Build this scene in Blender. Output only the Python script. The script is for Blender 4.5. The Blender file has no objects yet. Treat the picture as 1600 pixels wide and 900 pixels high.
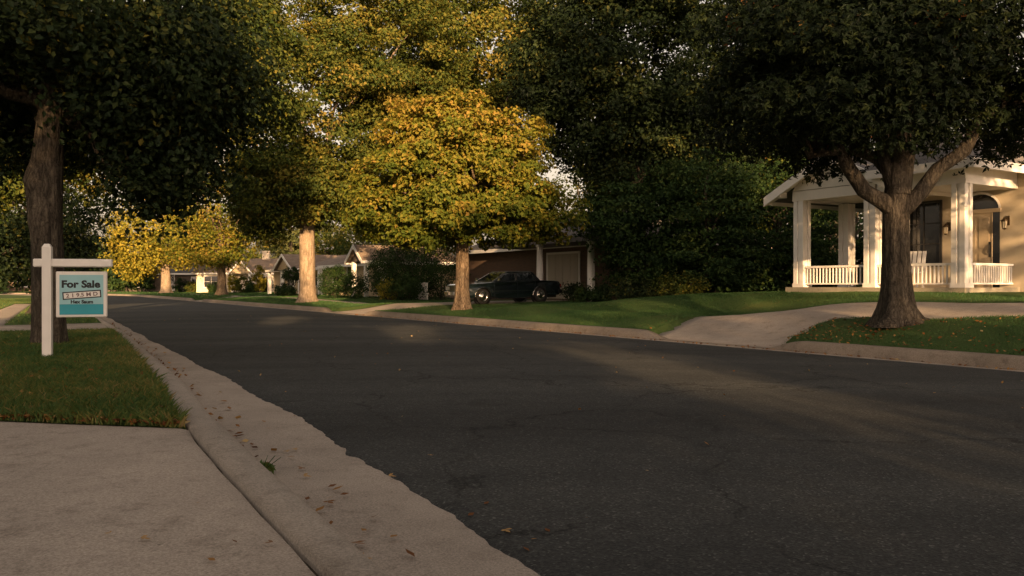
import bpy, math, random
import numpy as np
from mathutils import Vector, Matrix

random.seed(7)
rng = np.random.default_rng(11)
S = bpy.context.scene
COL = S.collection
R = math.radians

# ------------------------------------------------------------------ camera
CAM_H = 1.15
F = 1300.0 / 1600.0
cam_d = bpy.data.cameras.new("camera")
cam_d.sensor_width = 36.0
cam_d.lens = 36.0 * F
cam_d.clip_start = 0.05
cam_d.clip_end = 3000
cam = bpy.data.objects.new("camera", cam_d)
COL.objects.link(cam)
cam.location = (0, 0, CAM_H)
cam.rotation_euler = (R(90 - 0.22), 0, 0)
S.camera = cam

# ------------------------------------------------------------------ light
SUN_EL = R(11.0)
SUN_AZ = R(-12.0)                      # heading the light travels, from +Y towards -X
light_dir = Vector((math.sin(SUN_AZ) * math.cos(SUN_EL), math.cos(SUN_AZ) * math.cos(SUN_EL), -math.sin(SUN_EL)))
sun_d = bpy.data.lights.new("sun", 'SUN')
sun_d.energy = 4.2
sun_d.angle = R(0.6)
sun_d.color = (1.0, 0.63, 0.31)
sun = bpy.data.objects.new("sun", sun_d)
COL.objects.link(sun)
sun.rotation_mode = 'QUATERNION'
sun.rotation_quaternion = light_dir.to_track_quat('-Z', 'Y')
sun.location = (0, -30, 40)

W = bpy.data.worlds.new("World")
S.world = W
W.use_nodes = True
wn, wl = W.node_tree.nodes, W.node_tree.links
bg = wn["Background"]
sky = wn.new("ShaderNodeTexSky")
sky.sky_type = 'NISHITA'
sky.sun_disc = False
sky.sun_elevation = SUN_EL
to_sun = -light_dir
sky.sun_rotation = math.atan2(to_sun.x, to_sun.y)
sky.air_density = 1.4
sky.dust_density = 4.0
sky.ozone_density = 1.0
hs = wn.new("ShaderNodeHueSaturation")
hs.inputs['Saturation'].default_value = 0.30
wm = wn.new("ShaderNodeMix")
wm.data_type = 'RGBA'
wm.blend_type = 'MULTIPLY'
wm.inputs[0].default_value = 1.0
wm.inputs[7].default_value = (1.0, 0.82, 0.69, 1)
wl.new(sky.outputs[0], hs.inputs['Color'])
wl.new(hs.outputs[0], wm.inputs[6])
wl.new(wm.outputs[2], bg.inputs[0])
bg.inputs[1].default_value = 0.10

S.view_settings.view_transform = 'Standard'
S.view_settings.look = 'None'
S.view_settings.exposure = 1.6
S.view_settings.gamma = 1.0
S.cycles.max_bounces = 6
S.cycles.diffuse_bounces = 3
S.cycles.transmission_bounces = 4
S.cycles.use_denoising = True

# ------------------------------------------------------------------ helpers
def tag(o, label=None, cat=None, group=None, kind=None):
    if label: o["label"] = label
    if cat: o["category"] = cat
    if group: o["group"] = group
    if kind: o["kind"] = kind
    return o

def empty(name, loc=(0, 0, 0), rz=0.0, label=None, cat=None, group=None):
    o = bpy.data.objects.new(name, None)
    o.empty_display_size = 0.2
    COL.objects.link(o)
    o.location = loc
    o.rotation_euler = (0, 0, rz)
    return tag(o, label, cat, group)

def link(name, me, mat=None, parent=None, loc=None):
    o = bpy.data.objects.new(name, me)
    COL.objects.link(o)
    if mat is not None and not me.materials: me.materials.append(mat)
    if parent is not None: o.parent = parent
    if loc is not None: o.location = loc
    return o

class MB:
    """collects polygons and becomes one mesh"""
    def __init__(s): s.v = []; s.f = []; s.sm = []
    def add(s, vs, fs, smooth=False):
        b = len(s.v)
        s.v += [tuple(v) for v in vs]
        for f in fs:
            s.f.append([b + i for i in f]); s.sm.append(smooth)
        return s
    def box(s, x0, x1, y0, y1, z0, z1, bev=0.0):
        if bev <= 0:
            vs = [(x, y, z) for z in (z0, z1) for y in (y0, y1) for x in (x0, x1)]
            return s.add(vs, [(0, 2, 3, 1), (4, 5, 7, 6), (0, 1, 5, 4), (2, 6, 7, 3), (0, 4, 6, 2), (1, 3, 7, 5)])
        b = bev
        def ring(z, i): return [(x0 + i, y0 + b - min(b, 0) - b + (b if i == 0 else 0) * 0 + i, z)]
        o8 = lambda z, i: [(x0 + b + 0 * i, y0 + i, z), (x1 - b, y0 + i, z), (x1 - i, y0 + b, z), (x1 - i, y1 - b, z),
                           (x1 - b, y1 - i, z), (x0 + b, y1 - i, z), (x0 + i, y1 - b, z), (x0 + i, y0 + b, z)]
        lv = [o8(z0, b), o8(z0 + b, 0), o8(z1 - b, 0), o8(z1, b)]
        vs = sum(lv, [])
        fs = [tuple(range(7, -1, -1)), tuple(range(24, 32))]
        for k in range(3):
            for i in range(8):
                j = (i + 1) % 8
                fs.append((k * 8 + i, k * 8 + j, k * 8 + 8 + j, k * 8 + 8 + i))
        return s.add(vs, fs)
    def tube(s, pts, radii, seg=8, caps=True, rf=None):
        pts = [Vector(p) for p in pts]
        n = len(pts)
        rings = []
        t0 = (pts[1] - pts[0]).normalized()
        a = t0.orthogonal().normalized()
        if abs(t0.z) > 0.8: a = (Vector((1, 0, 0)) - t0 * t0.x).normalized()
        for i, p in enumerate(pts):
            t = (pts[min(i + 1, n - 1)] - pts[max(i - 1, 0)]).normalized()
            a = (a - t * a.dot(t)).normalized()
            b = t.cross(a)
            r = radii[i] if hasattr(radii, '__len__') else radii
            ring = []
            for k in range(seg):
                th = 2 * math.pi * k / seg
                rr = r * (rf(i, th, p) if rf else 1.0)
                ring.append(p + (a * math.cos(th) + b * math.sin(th)) * rr)
            rings.append(ring)
        vs = [v for r_ in rings for v in r_]
        fs = []
        for i in range(n - 1):
            for k in range(seg):
                k2 = (k + 1) % seg
                fs.append((i * seg + k, i * seg + k2, (i + 1) * seg + k2, (i + 1) * seg + k))
        s.add(vs, fs, True)
        if caps:
            s.add(rings[0], [tuple(range(seg - 1, -1, -1))])
            s.add(rings[-1], [tuple(range(seg))])
        return s
    def lathe(s, prof, c, axis='y', seg=20):
        """prof: list of (along, radius) round axis through c"""
        vs = []
        for (h, r) in prof:
            for k in range(seg):
                th = 2 * math.pi * k / seg
                if axis == 'y': vs.append((c[0] + r * math.cos(th), c[1] + h, c[2] + r * math.sin(th)))
                elif axis == 'x': vs.append((c[0] + h, c[1] + r * math.cos(th), c[2] + r * math.sin(th)))
                else: vs.append((c[0] + r * math.cos(th), c[1] + r * math.sin(th), c[2] + h))
        fs = []
        for i in range(len(prof) - 1):
            for k in range(seg):
                k2 = (k + 1) % seg
                fs.append((i * seg + k, i * seg + k2, (i + 1) * seg + k2, (i + 1) * seg + k))
        return s.add(vs, fs, True)
    def mesh(s, name):
        me = bpy.data.meshes.new(name)
        me.from_pydata(s.v, [], s.f)
        me.polygons.foreach_set("use_smooth", s.sm)
        me.update()
        return me
    def build(s, name, mat, parent=None, loc=None):
        return link(name, s.mesh(name), mat, parent, loc)

def np_mesh(name, verts, quads, smooth=True):
    """verts (N,3), quads (M,k) arrays -> mesh"""
    me = bpy.data.meshes.new(name)
    n, (m, k) = len(verts), quads.shape
    me.vertices.add(n)
    me.vertices.foreach_set("co", np.ascontiguousarray(verts, np.float32).ravel())
    me.loops.add(m * k)
    me.loops.foreach_set("vertex_index", np.ascontiguousarray(quads, np.int32).ravel())
    me.polygons.add(m)
    me.polygons.foreach_set("loop_start", np.arange(0, m * k, k, dtype=np.int32))
    me.polygons.foreach_set("use_smooth", np.full(m, smooth, bool))
    me.update(calc_edges=True)
    return me

# ------------------------------------------------------------------ materials
def newmat(name):
    m = bpy.data.materials.new(name)
    m.use_nodes = True
    nt = m.node_tree
    return m, nt.nodes, nt.links, nt.nodes["Principled BSDF"]

def noise(n, l, scale, detail=4, rough=0.6, stretch=None, coord='Object', dist=0.0):
    tc = n.new("ShaderNodeTexCoord")
    t = n.new("ShaderNodeTexNoise")
    t.inputs['Scale'].default_value = scale
    t.inputs['Detail'].default_value = detail
    t.inputs['Roughness'].default_value = rough
    t.inputs['Distortion'].default_value = dist
    if stretch:
        mp = n.new("ShaderNodeMapping")
        mp.inputs['Scale'].default_value = stretch
        l.new(tc.outputs[coord], mp.inputs[0]); l.new(mp.outputs[0], t.inputs['Vector'])
    else:
        l.new(tc.outputs[coord], t.inputs['Vector'])
    return t

def ramp(n, l, src, stops):
    r = n.new("ShaderNodeValToRGB")
    el = r.color_ramp.elements
    while len(el) < len(stops): el.new(0.5)
    for e, (p, c) in zip(el, stops):
        e.position = p
        e.color = (*c, 1) if len(c) == 3 else c
    l.new(src, r.inputs[0])
    return r

def mixc(n, l, fac, a, b, mode='MIX'):
    m = n.new("ShaderNodeMix")
    m.data_type = 'RGBA'; m.blend_type = mode
    for sock, v in ((m.inputs[0], fac), (m.inputs[6], a), (m.inputs[7], b)):
        if isinstance(v, (int, float)): sock.default_value = v
        elif isinstance(v, tuple): sock.default_value = (*v[:3], 1)
        else: l.new(v, sock)
    return m.outputs[2]

def bump(n, l, bsdf, src, strength=0.4, dist=0.02, prev=None):
    b = n.new("ShaderNodeBump")
    b.inputs['Strength'].default_value = strength
    b.inputs['Distance'].default_value = dist
    l.new(src, b.inputs['Height'])
    if prev is not None: l.new(prev, b.inputs['Normal'])
    l.new(b.outputs[0], bsdf.inputs['Normal'])
    return b.outputs[0]

def plain(name, c, rough=0.6, var=0.12, scale=6.0, metal=0.0, spec=0.4, fine=60.0, bstr=0.1, stretch=None, coat=0.0):
    m, n, l, b = newmat(name)
    a = noise(n, l, scale, 5, 0.6, stretch)
    lo = tuple(x * (1 - var) for x in c); hi = tuple(min(1, x * (1 + var)) for x in c)
    r = ramp(n, l, a.outputs[0], [(0.3, lo), (0.7, hi)])
    l.new(r.outputs[0], b.inputs['Base Color'])
    b.inputs['Roughness'].default_value = rough
    b.inputs['Metallic'].default_value = metal
    b.inputs['Specular IOR Level'].default_value = spec
    b.inputs['Coat Weight'].default_value = coat
    if bstr:
        f = noise(n, l, fine, 3, 0.6, stretch)
        bump(n, l, b, f.outputs[0], bstr, 0.01)
    return m

DD_X, DD_Y = -0.524, 0.8517             # heading of the road
def mat_asphalt():
    m, n, l, b = newmat("asphalt")
    big = noise(n, l, 0.35, 5, 0.6)
    mid = noise(n, l, 3.0, 6, 0.7, (1, 1, 1))
    fine = noise(n, l, 140, 3, 0.7)
    base = ramp(n, l, big.outputs[0], [(0.3, (0.035, 0.039, 0.040)), (0.7, (0.053, 0.057, 0.057))])
    c = mixc(n, l, 0.55, base.outputs[0], ramp(n, l, mid.outputs[0], [(0.3, (0.031, 0.033, 0.034)), (0.75, (0.062, 0.063, 0.061))]).outputs[0])
    tcw = n.new("ShaderNodeTexCoord")
    mw = n.new("ShaderNodeMapping"); mw.inputs['Rotation'].default_value = (0, 0, -math.atan2(DD_Y, DD_X)); mw.inputs['Scale'].default_value = (0.04, 0.75, 1)
    l.new(tcw.outputs['Object'], mw.inputs[0])
    nw = n.new("ShaderNodeTexNoise"); nw.inputs['Scale'].default_value = 1.0; nw.inputs['Detail'].default_value = 4; l.new(mw.outputs[0], nw.inputs['Vector'])
    c = mixc(n, l, 0.8, c, ramp(n, l, nw.outputs[0], [(0.34, (0.66, 0.66, 0.67)), (0.5, (1, 1, 1)), (0.66, (1.30, 1.29, 1.26))]).outputs[0], 'MULTIPLY')
    st_ = noise(n, l, 1.1, 3, 0.5)
    c = mixc(n, l, 0.7, c, ramp(n, l, st_.outputs[0], [(0.24, (0.5, 0.5, 0.5)), (0.34, (1, 1, 1))]).outputs[0], 'MULTIPLY')
    # aggregate: light and dark stones
    vor = n.new("ShaderNodeTexVoronoi"); vor.inputs['Scale'].default_value = 85
    tc = n.new("ShaderNodeTexCoord"); l.new(tc.outputs['Object'], vor.inputs['Vector'])
    sp = ramp(n, l, vor.outputs['Color'], [(0.25, (0.50, 0.50, 0.50)), (0.80, (1.2, 1.18, 1.15)), (0.97, (3.0, 2.9, 2.7))])
    c = mixc(n, l, 0.75, c, sp.outputs[0], 'MULTIPLY')
    # hairline cracks, warped
    wv = noise(n, l, 0.9, 6, 0.65)
    add = n.new("ShaderNodeVectorMath"); add.operation = 'MULTIPLY_ADD'
    l.new(wv.outputs['Color'], add.inputs[0]); add.inputs[1].default_value = (1.3, 1.3, 1.3); l.new(tc.outputs['Object'], add.inputs[2])
    cv = n.new("ShaderNodeTexVoronoi"); cv.feature = 'DISTANCE_TO_EDGE'; cv.inputs['Scale'].default_value = 0.42
    l.new(add.outputs[0], cv.inputs['Vector'])
    cr = ramp(n, l, cv.outputs['Distance'], [(0.0, (0.30, 0.30, 0.30)), (0.011, (1, 1, 1))])
    gate = ramp(n, l, noise(n, l, 0.5, 3).outputs[0], [(0.36, (0, 0, 0)), (0.5, (1, 1, 1))])
    c = mixc(n, l, gate.outputs[0], c, mixc(n, l, 1.0, c, cr.outputs[0], 'MULTIPLY'))
    l.new(c, b.inputs['Base Color'])
    b.inputs['Roughness'].default_value = 0.86
    b.inputs['Specular IOR Level'].default_value = 0.22
    b1 = bump(n, l, b, fine.outputs[0], 0.5, 0.006)
    bump(n, l, b, vor.outputs['Distance'], 0.35, 0.008, b1)
    return m

def mat_concrete(name, c=(0.40, 0.345, 0.29), crack=True, stain=0.5):
    m, n, l, b = newmat(name)
    big = noise(n, l, 0.8, 6, 0.65)
    mid = noise(n, l, 5.5, 6, 0.75)
    fine = noise(n, l, 95, 4, 0.75)
    lo = tuple(x * 0.70 for x in c); hi = tuple(x * 1.15 for x in c)
    base = ramp(n, l, big.outputs[0], [(0.28, lo), (0.62, c), (0.8, hi)])
    st = ramp(n, l, mid.outputs[0], [(0.30, (0.62, 0.60, 0.58)), (0.47, (1, 1, 1)), (0.75, (1.06, 1.05, 1.04))])
    col = mixc(n, l, stain, base.outputs[0], st.outputs[0], 'MULTIPLY')
    fn = ramp(n, l, fine.outputs[0], [(0.32, (0.52, 0.51, 0.50)), (0.68, (1.3, 1.3, 1.3))])
    col = mixc(n, l, 0.9, col, fn.outputs[0], 'MULTIPLY')
    tc = n.new("ShaderNodeTexCoord")
    # pits and dark specks
    vp = n.new("ShaderNodeTexVoronoi"); vp.inputs['Scale'].default_value = 9.0
    l.new(tc.outputs['Object'], vp.inputs['Vector'])
    pit = ramp(n, l, vp.outputs['Distance'], [(0.0, (0.35, 0.33, 0.31)), (0.045, (0.5, 0.48, 0.46)), (0.075, (1, 1, 1))])
    pg = ramp(n, l, noise(n, l, 2.2, 3).outputs[0], [(0.52, (0, 0, 0)), (0.60, (1, 1, 1))])
    col = mixc(n, l, pg.outputs[0], col, mixc(n, l, 1.0, col, pit.outputs[0], 'MULTIPLY'))
    l.new(col, b.inputs['Base Color'])
    b.inputs['Roughness'].default_value = 0.88
    b.inputs['Specular IOR Level'].default_value = 0.22
    b1 = bump(n, l, b, fine.outputs[0], 0.30, 0.006)
    bump(n, l, b, mid.outputs[0], 0.20, 0.02, b1)
    return m

def mat_leaf(name, stops, trans=0.35, rough=0.6, spec=0.12):
    m, n, l, b = newmat(name)
    at = n.new("ShaderNodeAttribute"); at.attribute_name = "tint"
    r = ramp(n, l, at.outputs['Fac'], stops)
    l.new(r.outputs[0], b.inputs['Base Color'])
    b.inputs['Roughness'].default_value = rough
    b.inputs['Specular IOR Level'].default_value = spec
    tr = n.new("ShaderNodeBsdfTranslucent")
    l.new(mixc(n, l, 1.0, r.outputs[0], (1.15, 1.1, 0.5), 'MULTIPLY'), tr.inputs[0])
    mx = n.new("ShaderNodeMixShader"); mx.inputs[0].default_value = trans
    l.new(b.outputs[0], mx.inputs[1]); l.new(tr.outputs[0], mx.inputs[2])
    l.new(mx.outputs[0], n["Material Output"].inputs[0])
    return m

def mat_bark(name, c1, c2, scale=9.0, furrow=0.9):
    m, n, l, b = newmat(name)
    a = noise(n, l, scale, 6, 0.7, (1, 1, 0.16), dist=0.6)
    f = noise(n, l, scale * 4, 4, 0.7, (1, 1, 0.35))
    big = noise(n, l, 1.1, 4, 0.6)
    r = ramp(n, l, a.outputs[0], [(0.32, c1), (0.62, c2)])
    col = mixc(n, l, 0.6, r.outputs[0], ramp(n, l, f.outputs[0], [(0.3, (0.7, 0.7, 0.7)), (0.7, (1.2, 1.18, 1.15))]).outputs[0], 'MULTIPLY')
    col = mixc(n, l, 0.7, col, ramp(n, l, big.outputs[0], [(0.3, (0.75, 0.76, 0.74)), (0.7, (1.15, 1.12, 1.08))]).outputs[0], 'MULTIPLY')
    tc = n.new("ShaderNodeTexCoord")
    wrp = noise(n, l, 5.0, 4, 0.6)
    ad = n.new("ShaderNodeVectorMath"); ad.operation = 'MULTIPLY_ADD'
    l.new(wrp.outputs['Color'], ad.inputs[0]); ad.inputs[1].default_value = (.16, .16, .5); l.new(tc.outputs['Object'], ad.inputs[2])
    mpv = n.new("ShaderNodeMapping"); mpv.inputs['Scale'].default_value = (1, 1, 0.17); l.new(ad.outputs[0], mpv.inputs[0])
    vf = n.new("ShaderNodeTexVoronoi"); vf.feature = 'DISTANCE_TO_EDGE'; vf.inputs['Scale'].default_value = 17; l.new(mpv.outputs[0], vf.inputs['Vector'])
    fur = ramp(n, l, vf.outputs['Distance'], [(0.0, (0.30, 0.28, 0.26)), (0.10, (0.75, 0.75, 0.75)), (0.30, (1.15, 1.15, 1.15))])
    col = mixc(n, l, furrow, col, fur.outputs[0], 'MULTIPLY')
    l.new(col, b.inputs['Base Color'])
    b.inputs['Roughness'].default_value = 0.9
    b.inputs['Specular IOR Level'].default_value = 0.15
    b0 = bump(n, l, b, vf.outputs['Distance'], 0.8 * furrow, 0.06)
    b1 = bump(n, l, b, a.outputs[0], 0.7, 0.04, b0)
    bump(n, l, b, f.outputs[0], 0.4, 0.015, b1)
    return m

def mat_grass_ground():
    m, n, l, b = newmat("lawn_soil")
    a = noise(n, l, 0.7, 5, 0.65)
    f = noise(n, l, 28, 5, 0.75)
    r = ramp(n, l, a.outputs[0], [(0.3, (0.050, 0.085, 0.028)), (0.55, (0.065, 0.10, 0.032)), (0.75, (0.10, 0.105, 0.036))])
    col = mixc(n, l, 0.8, r.outputs[0], ramp(n, l, f.outputs[0], [(0.3, (0.55, 0.55, 0.5)), (0.7, (1.3, 1.3, 1.2))]).outputs[0], 'MULTIPLY')
    l.new(col, b.inputs['Base Color'])
    b.inputs['Roughness'].default_value = 0.95
    b.inputs['Specular IOR Level'].default_value = 0.1
    bump(n, l, b, f.outputs[0], 0.8, 0.04)
    return m

def mat_shingle(name, c):
    m, n, l, b = newmat(name)
    tc = n.new("ShaderNodeTexCoord")
    br = n.new("ShaderNodeTexBrick")
    br.inputs['Scale'].default_value = 1.0
    br.inputs['Brick Width'].default_value = 0.33
    br.inputs['Row Height'].default_value = 0.11
    br.inputs['Mortar Size'].default_value = 0.006
    br.inputs['Color1'].default_value = (*[x * 0.8 for x in c], 1)
    br.inputs['Color2'].default_value = (*[x * 1.15 for x in c], 1)
    br.inputs['Mortar'].default_value = (*[x * 0.4 for x in c], 1)
    l.new(tc.outputs['UV'], br.inputs['Vector'])
    a = noise(n, l, 1.2, 5, 0.7)
    col = mixc(n, l, 0.6, br.outputs['Color'], ramp(n, l, a.outputs[0], [(0.3, (0.7, 0.7, 0.7)), (0.7, (1.25, 1.22, 1.2))]).outputs[0], 'MULTIPLY')
    l.new(col, b.inputs['Base Color'])
    b.inputs['Roughness'].default_value = 0.9
    bump(n, l, b, br.outputs['Fac'], -0.4, 0.02)
    return m

def mat_glass(name, c=(0.012, 0.013, 0.014), rough=0.06):
    m, n, l, b = newmat(name)
    a = noise(n, l, 1.5, 3)
    r = ramp(n, l, a.outputs[0], [(0.3, c), (0.7, tuple(x * 1.8 for x in c))])
    l.new(r.outputs[0], b.inputs['Base Color'])
    b.inputs['Roughness'].default_value = rough
    b.inputs['Specular IOR Level'].default_value = 0.6
    return m

def mat_brick(name, c1, c2, mortar):
    m, n, l, b = newmat(name)
    tc = n.new("ShaderNodeTexCoord")
    br = n.new("ShaderNodeTexBrick")
    br.inputs['Scale'].default_value = 1.0
    br.inputs['Brick Width'].default_value = 0.22
    br.inputs['Row Height'].default_value = 0.075
    br.inputs['Mortar Size'].default_value = 0.008
    br.inputs['Color1'].default_value = (*c1, 1); br.inputs['Color2'].default_value = (*c2, 1); br.inputs['Mortar'].default_value = (*mortar, 1)
    l.new(tc.outputs['UV'], br.inputs['Vector'])
    l.new(br.outputs['Color'], b.inputs['Base Color'])
    b.inputs['Roughness'].default_value = 0.85
    bump(n, l, b, br.outputs['Fac'], -0.3, 0.01)
    return m

M = {}
M['asphalt'] = mat_asphalt()
M['concrete'] = mat_concrete("driveway_concrete", (0.43, 0.365, 0.305), stain=0.8)
M['curb'] = mat_concrete("curb_concrete", (0.375, 0.325, 0.275), stain=0.8)
M['old_curb'] = mat_concrete("weathered_curb", (0.27, 0.222, 0.175), stain=0.9)
M['gutter'] = mat_concrete("gutter_concrete", (0.40, 0.342, 0.288), stain=0.6)
M['soil'] = mat_grass_ground()
M['dirt'] = plain("dirt", (0.06, 0.045, 0.03), 0.95, 0.4, 8, bstr=0.5)
M['grass'] = mat_leaf("grass_blade", [(0.0, (0.038, 0.088, 0.034)), (0.40, (0.070, 0.130, 0.042)), (0.65, (0.135, 0.165, 0.050)), (0.82, (0.23, 0.19, 0.065)), (1.0, (0.34, 0.25, 0.13))], 0.35, 0.6)
M['litter'] = mat_leaf("dry_leaf", [(0.0, (0.10, 0.035, 0.012)), (0.4, (0.20, 0.085, 0.025)), (0.7, (0.32, 0.17, 0.05)), (1.0, (0.42, 0.30, 0.14))], 0.15, 0.6)
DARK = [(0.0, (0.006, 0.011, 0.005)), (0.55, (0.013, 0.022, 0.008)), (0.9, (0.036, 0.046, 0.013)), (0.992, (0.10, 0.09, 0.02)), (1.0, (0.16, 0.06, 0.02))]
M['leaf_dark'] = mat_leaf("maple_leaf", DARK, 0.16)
M['leaf_shaded'] = mat_leaf("shaded_green_leaf", [(0.0, (0.008, 0.014, 0.006)), (0.55, (0.018, 0.030, 0.009)), (0.9, (0.045, 0.056, 0.014)), (1.0, (0.09, 0.085, 0.02))], 0.16)  # leaf colour darkened to stand in for shade on the tall rear crown
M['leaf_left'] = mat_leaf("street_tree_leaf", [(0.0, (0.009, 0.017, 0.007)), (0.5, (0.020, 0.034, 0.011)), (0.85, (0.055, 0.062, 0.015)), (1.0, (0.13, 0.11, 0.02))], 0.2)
M['leaf_gold'] = mat_leaf("golden_leaf", [(0.0, (0.06, 0.085, 0.012)), (0.35, (0.13, 0.14, 0.018)), (0.7, (0.225, 0.178, 0.026)), (1.0, (0.30, 0.190, 0.042))], 0.35)
M['leaf_olive'] = mat_leaf("olive_leaf", [(0.0, (0.030, 0.050, 0.010)), (0.5, (0.075, 0.090, 0.016)), (0.85, (0.14, 0.125, 0.02)), (1.0, (0.20, 0.15, 0.03))], 0.3)
M['leaf_yellow'] = mat_leaf("yellow_leaf", [(0.0, (0.09, 0.10, 0.014)), (0.5, (0.24, 0.21, 0.026)), (1.0, (0.38, 0.28, 0.04))], 0.35)
M['leaf_ever'] = mat_leaf("evergreen_leaf", [(0.0, (0.014, 0.030, 0.010)), (0.6, (0.028, 0.055, 0.014)), (1.0, (0.06, 0.085, 0.02))], 0.2)
M['leaf_pine'] = mat_leaf("pine_needle", [(0.0, (0.05, 0.065, 0.022)), (0.6, (0.09, 0.10, 0.032)), (1.0, (0.15, 0.145, 0.05))], 0.2)
M['bark_dark'] = mat_bark("bark_grey_brown", (0.024, 0.020, 0.016), (0.105, 0.088, 0.068), 11, 0.75)
M['bark_warm'] = mat_bark("bark_warm", (0.11, 0.075, 0.048), (0.30, 0.225, 0.155), 8)
M['bark_pale'] = mat_bark("bark_pale", (0.17, 0.125, 0.085), (0.40, 0.31, 0.225), 10, 0.45)
M['white'] = plain("white_paint", (0.78, 0.74, 0.69), 0.55, 0.06, 3.0, bstr=0.06)
M['siding'] = plain("white_siding", (0.66, 0.61, 0.53), 0.6, 0.08, 2.0, bstr=0.06)
M['stucco'] = plain("cream_stucco", (0.50, 0.42, 0.305), 0.85, 0.08, 1.5, fine=120, bstr=0.25)
M['door_tan'] = plain("tan_door", (0.42, 0.33, 0.22), 0.5, 0.08, 3.0, bstr=0.05)
M['slab'] = mat_concrete("porch_slab", (0.36, 0.32, 0.24), stain=0.6)
M['shingle_grey'] = mat_shingle("grey_shingle", (0.13, 0.12, 0.115))
M['shingle_brown'] = mat_shingle("brown_shingle", (0.22, 0.165, 0.125))
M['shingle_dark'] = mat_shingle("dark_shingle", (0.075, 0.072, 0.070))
M['glass'] = mat_glass("window_glass")
M['black'] = plain("black_metal", (0.02, 0.018, 0.016), 0.4, 0.1, 10, spec=0.5)
M['bronze'] = plain("bronze_metal", (0.10, 0.07, 0.04), 0.4, 0.15, 10, metal=0.7)
M['lampglass'] = plain("lamp_glass", (0.55, 0.48, 0.36), 0.2, 0.05, 10, bstr=0)
M['brown_wall'] = mat_brick("brown_brick", (0.13, 0.072, 0.042), (0.095, 0.055, 0.035), (0.12, 0.09, 0.07))
M['tan_wall'] = plain("tan_wall", (0.40, 0.31, 0.19), 0.85, 0.1, 2)
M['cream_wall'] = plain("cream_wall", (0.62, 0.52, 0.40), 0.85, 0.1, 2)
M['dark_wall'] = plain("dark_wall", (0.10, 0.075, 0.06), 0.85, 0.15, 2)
M['grey_door'] = plain("garage_door_paint", (0.46, 0.40, 0.32), 0.6, 0.08, 2, stretch=(1, 1, 0.2))
M['sign_white'] = plain("sign_white", (0.72, 0.68, 0.63), 0.5, 0.05, 5)
M['sign_pale'] = plain("sign_pale_blue", (0.28, 0.50, 0.54), 0.4, 0.05, 4, bstr=0)
M['sign_teal'] = plain("sign_teal", (0.02, 0.27, 0.34), 0.4, 0.06, 4, bstr=0)
M['ink'] = plain("sign_ink", (0.012, 0.014, 0.016), 0.5, 0.1, 4, bstr=0)
M['ink_faded'] = plain("faded_ink", (0.16, 0.10, 0.09), 0.5, 0.5, 60, bstr=0)
M['paint_teal'] = plain("car_paint", (0.006, 0.012, 0.015), 0.26, 0.1, 2, spec=0.5, bstr=0, coat=0.9)
M['chrome'] = plain("chrome", (0.62, 0.58, 0.52), 0.18, 0.05, 5, metal=1.0, bstr=0)
M['rubber'] = plain("tyre_rubber", (0.018, 0.017, 0.016), 0.85, 0.2, 20, bstr=0.2)
M['car_glass'] = mat_glass("car_glass", (0.010, 0.014, 0.016), 0.03)
M['dark_trim'] = plain("dark_trim", (0.012, 0.012, 0.012), 0.6, 0.1, 10)
M['lens_red'] = plain("tail_lens", (0.16, 0.012, 0.010), 0.2, 0.1, 10, bstr=0)
M['lens_clear'] = plain("head_lens", (0.5, 0.48, 0.44), 0.12, 0.05, 10, bstr=0)

# ------------------------------------------------------------------ road frame
DD = np.array([-0.524, 0.8517])         # along the road, away from the camera
NN = np.array([0.8517, 0.524])          # across it, to the right
S0, RAD, TC = 85.0, 50.0, 7.0
OC = DD * S0 + NN * (TC - RAD)

def RP(s, t):
    """road frame to world x, y (arrays or floats); beyond S0 the road bends left"""
    s = np.asarray(s, float); t = np.asarray(t, float)
    xs = DD[0] * s + NN[0] * t; ys = DD[1] * s + NN[1] * t
    ph = np.clip((s - S0) / RAD, 0, None)
    r = RAD + t - TC
    c, si = np.cos(ph), np.sin(ph)
    xa = OC[0] + r * (NN[0] * c + DD[0] * si); ya = OC[1] + r * (NN[1] * c + DD[1] * si)
    return np.where(s > S0, xa, xs), np.where(s > S0, ya, ys)

def ST(x, y):
    x = np.asarray(x, float); y = np.asarray(y, float)
    s = DD[0] * x + DD[1] * y; t = NN[0] * x + NN[1] * y
    rx, ry = x - OC[0], y - OC[1]
    r = np.hypot(rx, ry); ph = np.arctan2(DD[0] * rx + DD[1] * ry, NN[0] * rx + NN[1] * ry)
    far = s > S0
    return np.where(far, S0 + RAD * ph, s), np.where(far, TC + r - RAD, t)

LS = np.array([-80, -5, 2.9, 5.0, 7.0, 9.3, 15, 18, 31, 40, 85, 300.])
L_BACK = np.array([0.5, 0.72, 0.97, 1.06, 1.18, 1.40, 1.80, 2.0, 2.6, 2.9, 2.9, 2.9])
L_TOE = np.array([0.75, 1.02, 1.23, 1.35, 1.48, 1.70, 2.05, 2.23, 2.80, 3.08, 3.08, 3.08])
L_ASPH = np.array([1.45, 1.6, 1.80, 1.98, 2.15, 2.27, 2.50, 2.60, 3.15, 3.38, 3.38, 3.38])
lb = lambda s: np.interp(s, LS, L_BACK)
lt = lambda s: np.interp(s, LS, L_TOE)
la = lambda s: np.interp(s, LS, L_ASPH)
R_ASPH, R_TOE, R_BACK = 11.32, 11.55, 11.85

def sm(a, b, x):
    k = np.clip((x - a) / (b - a), 0, 1); return k * k * (3 - 2 * k)
hl = lambda s: 0.142 + 0.012 * sm(4.5, 9, s)
def hr(s):
    s = np.asarray(s, float)
    h = np.full_like(s, 0.185)
    for a, b in ((10.0, 13.3), (29.4, 33.8), (58.8, 62.6)):
        h -= 0.160 * (sm(a - .5, a + .35, s) - sm(b - .35, b + .5, s))
    return h

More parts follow.
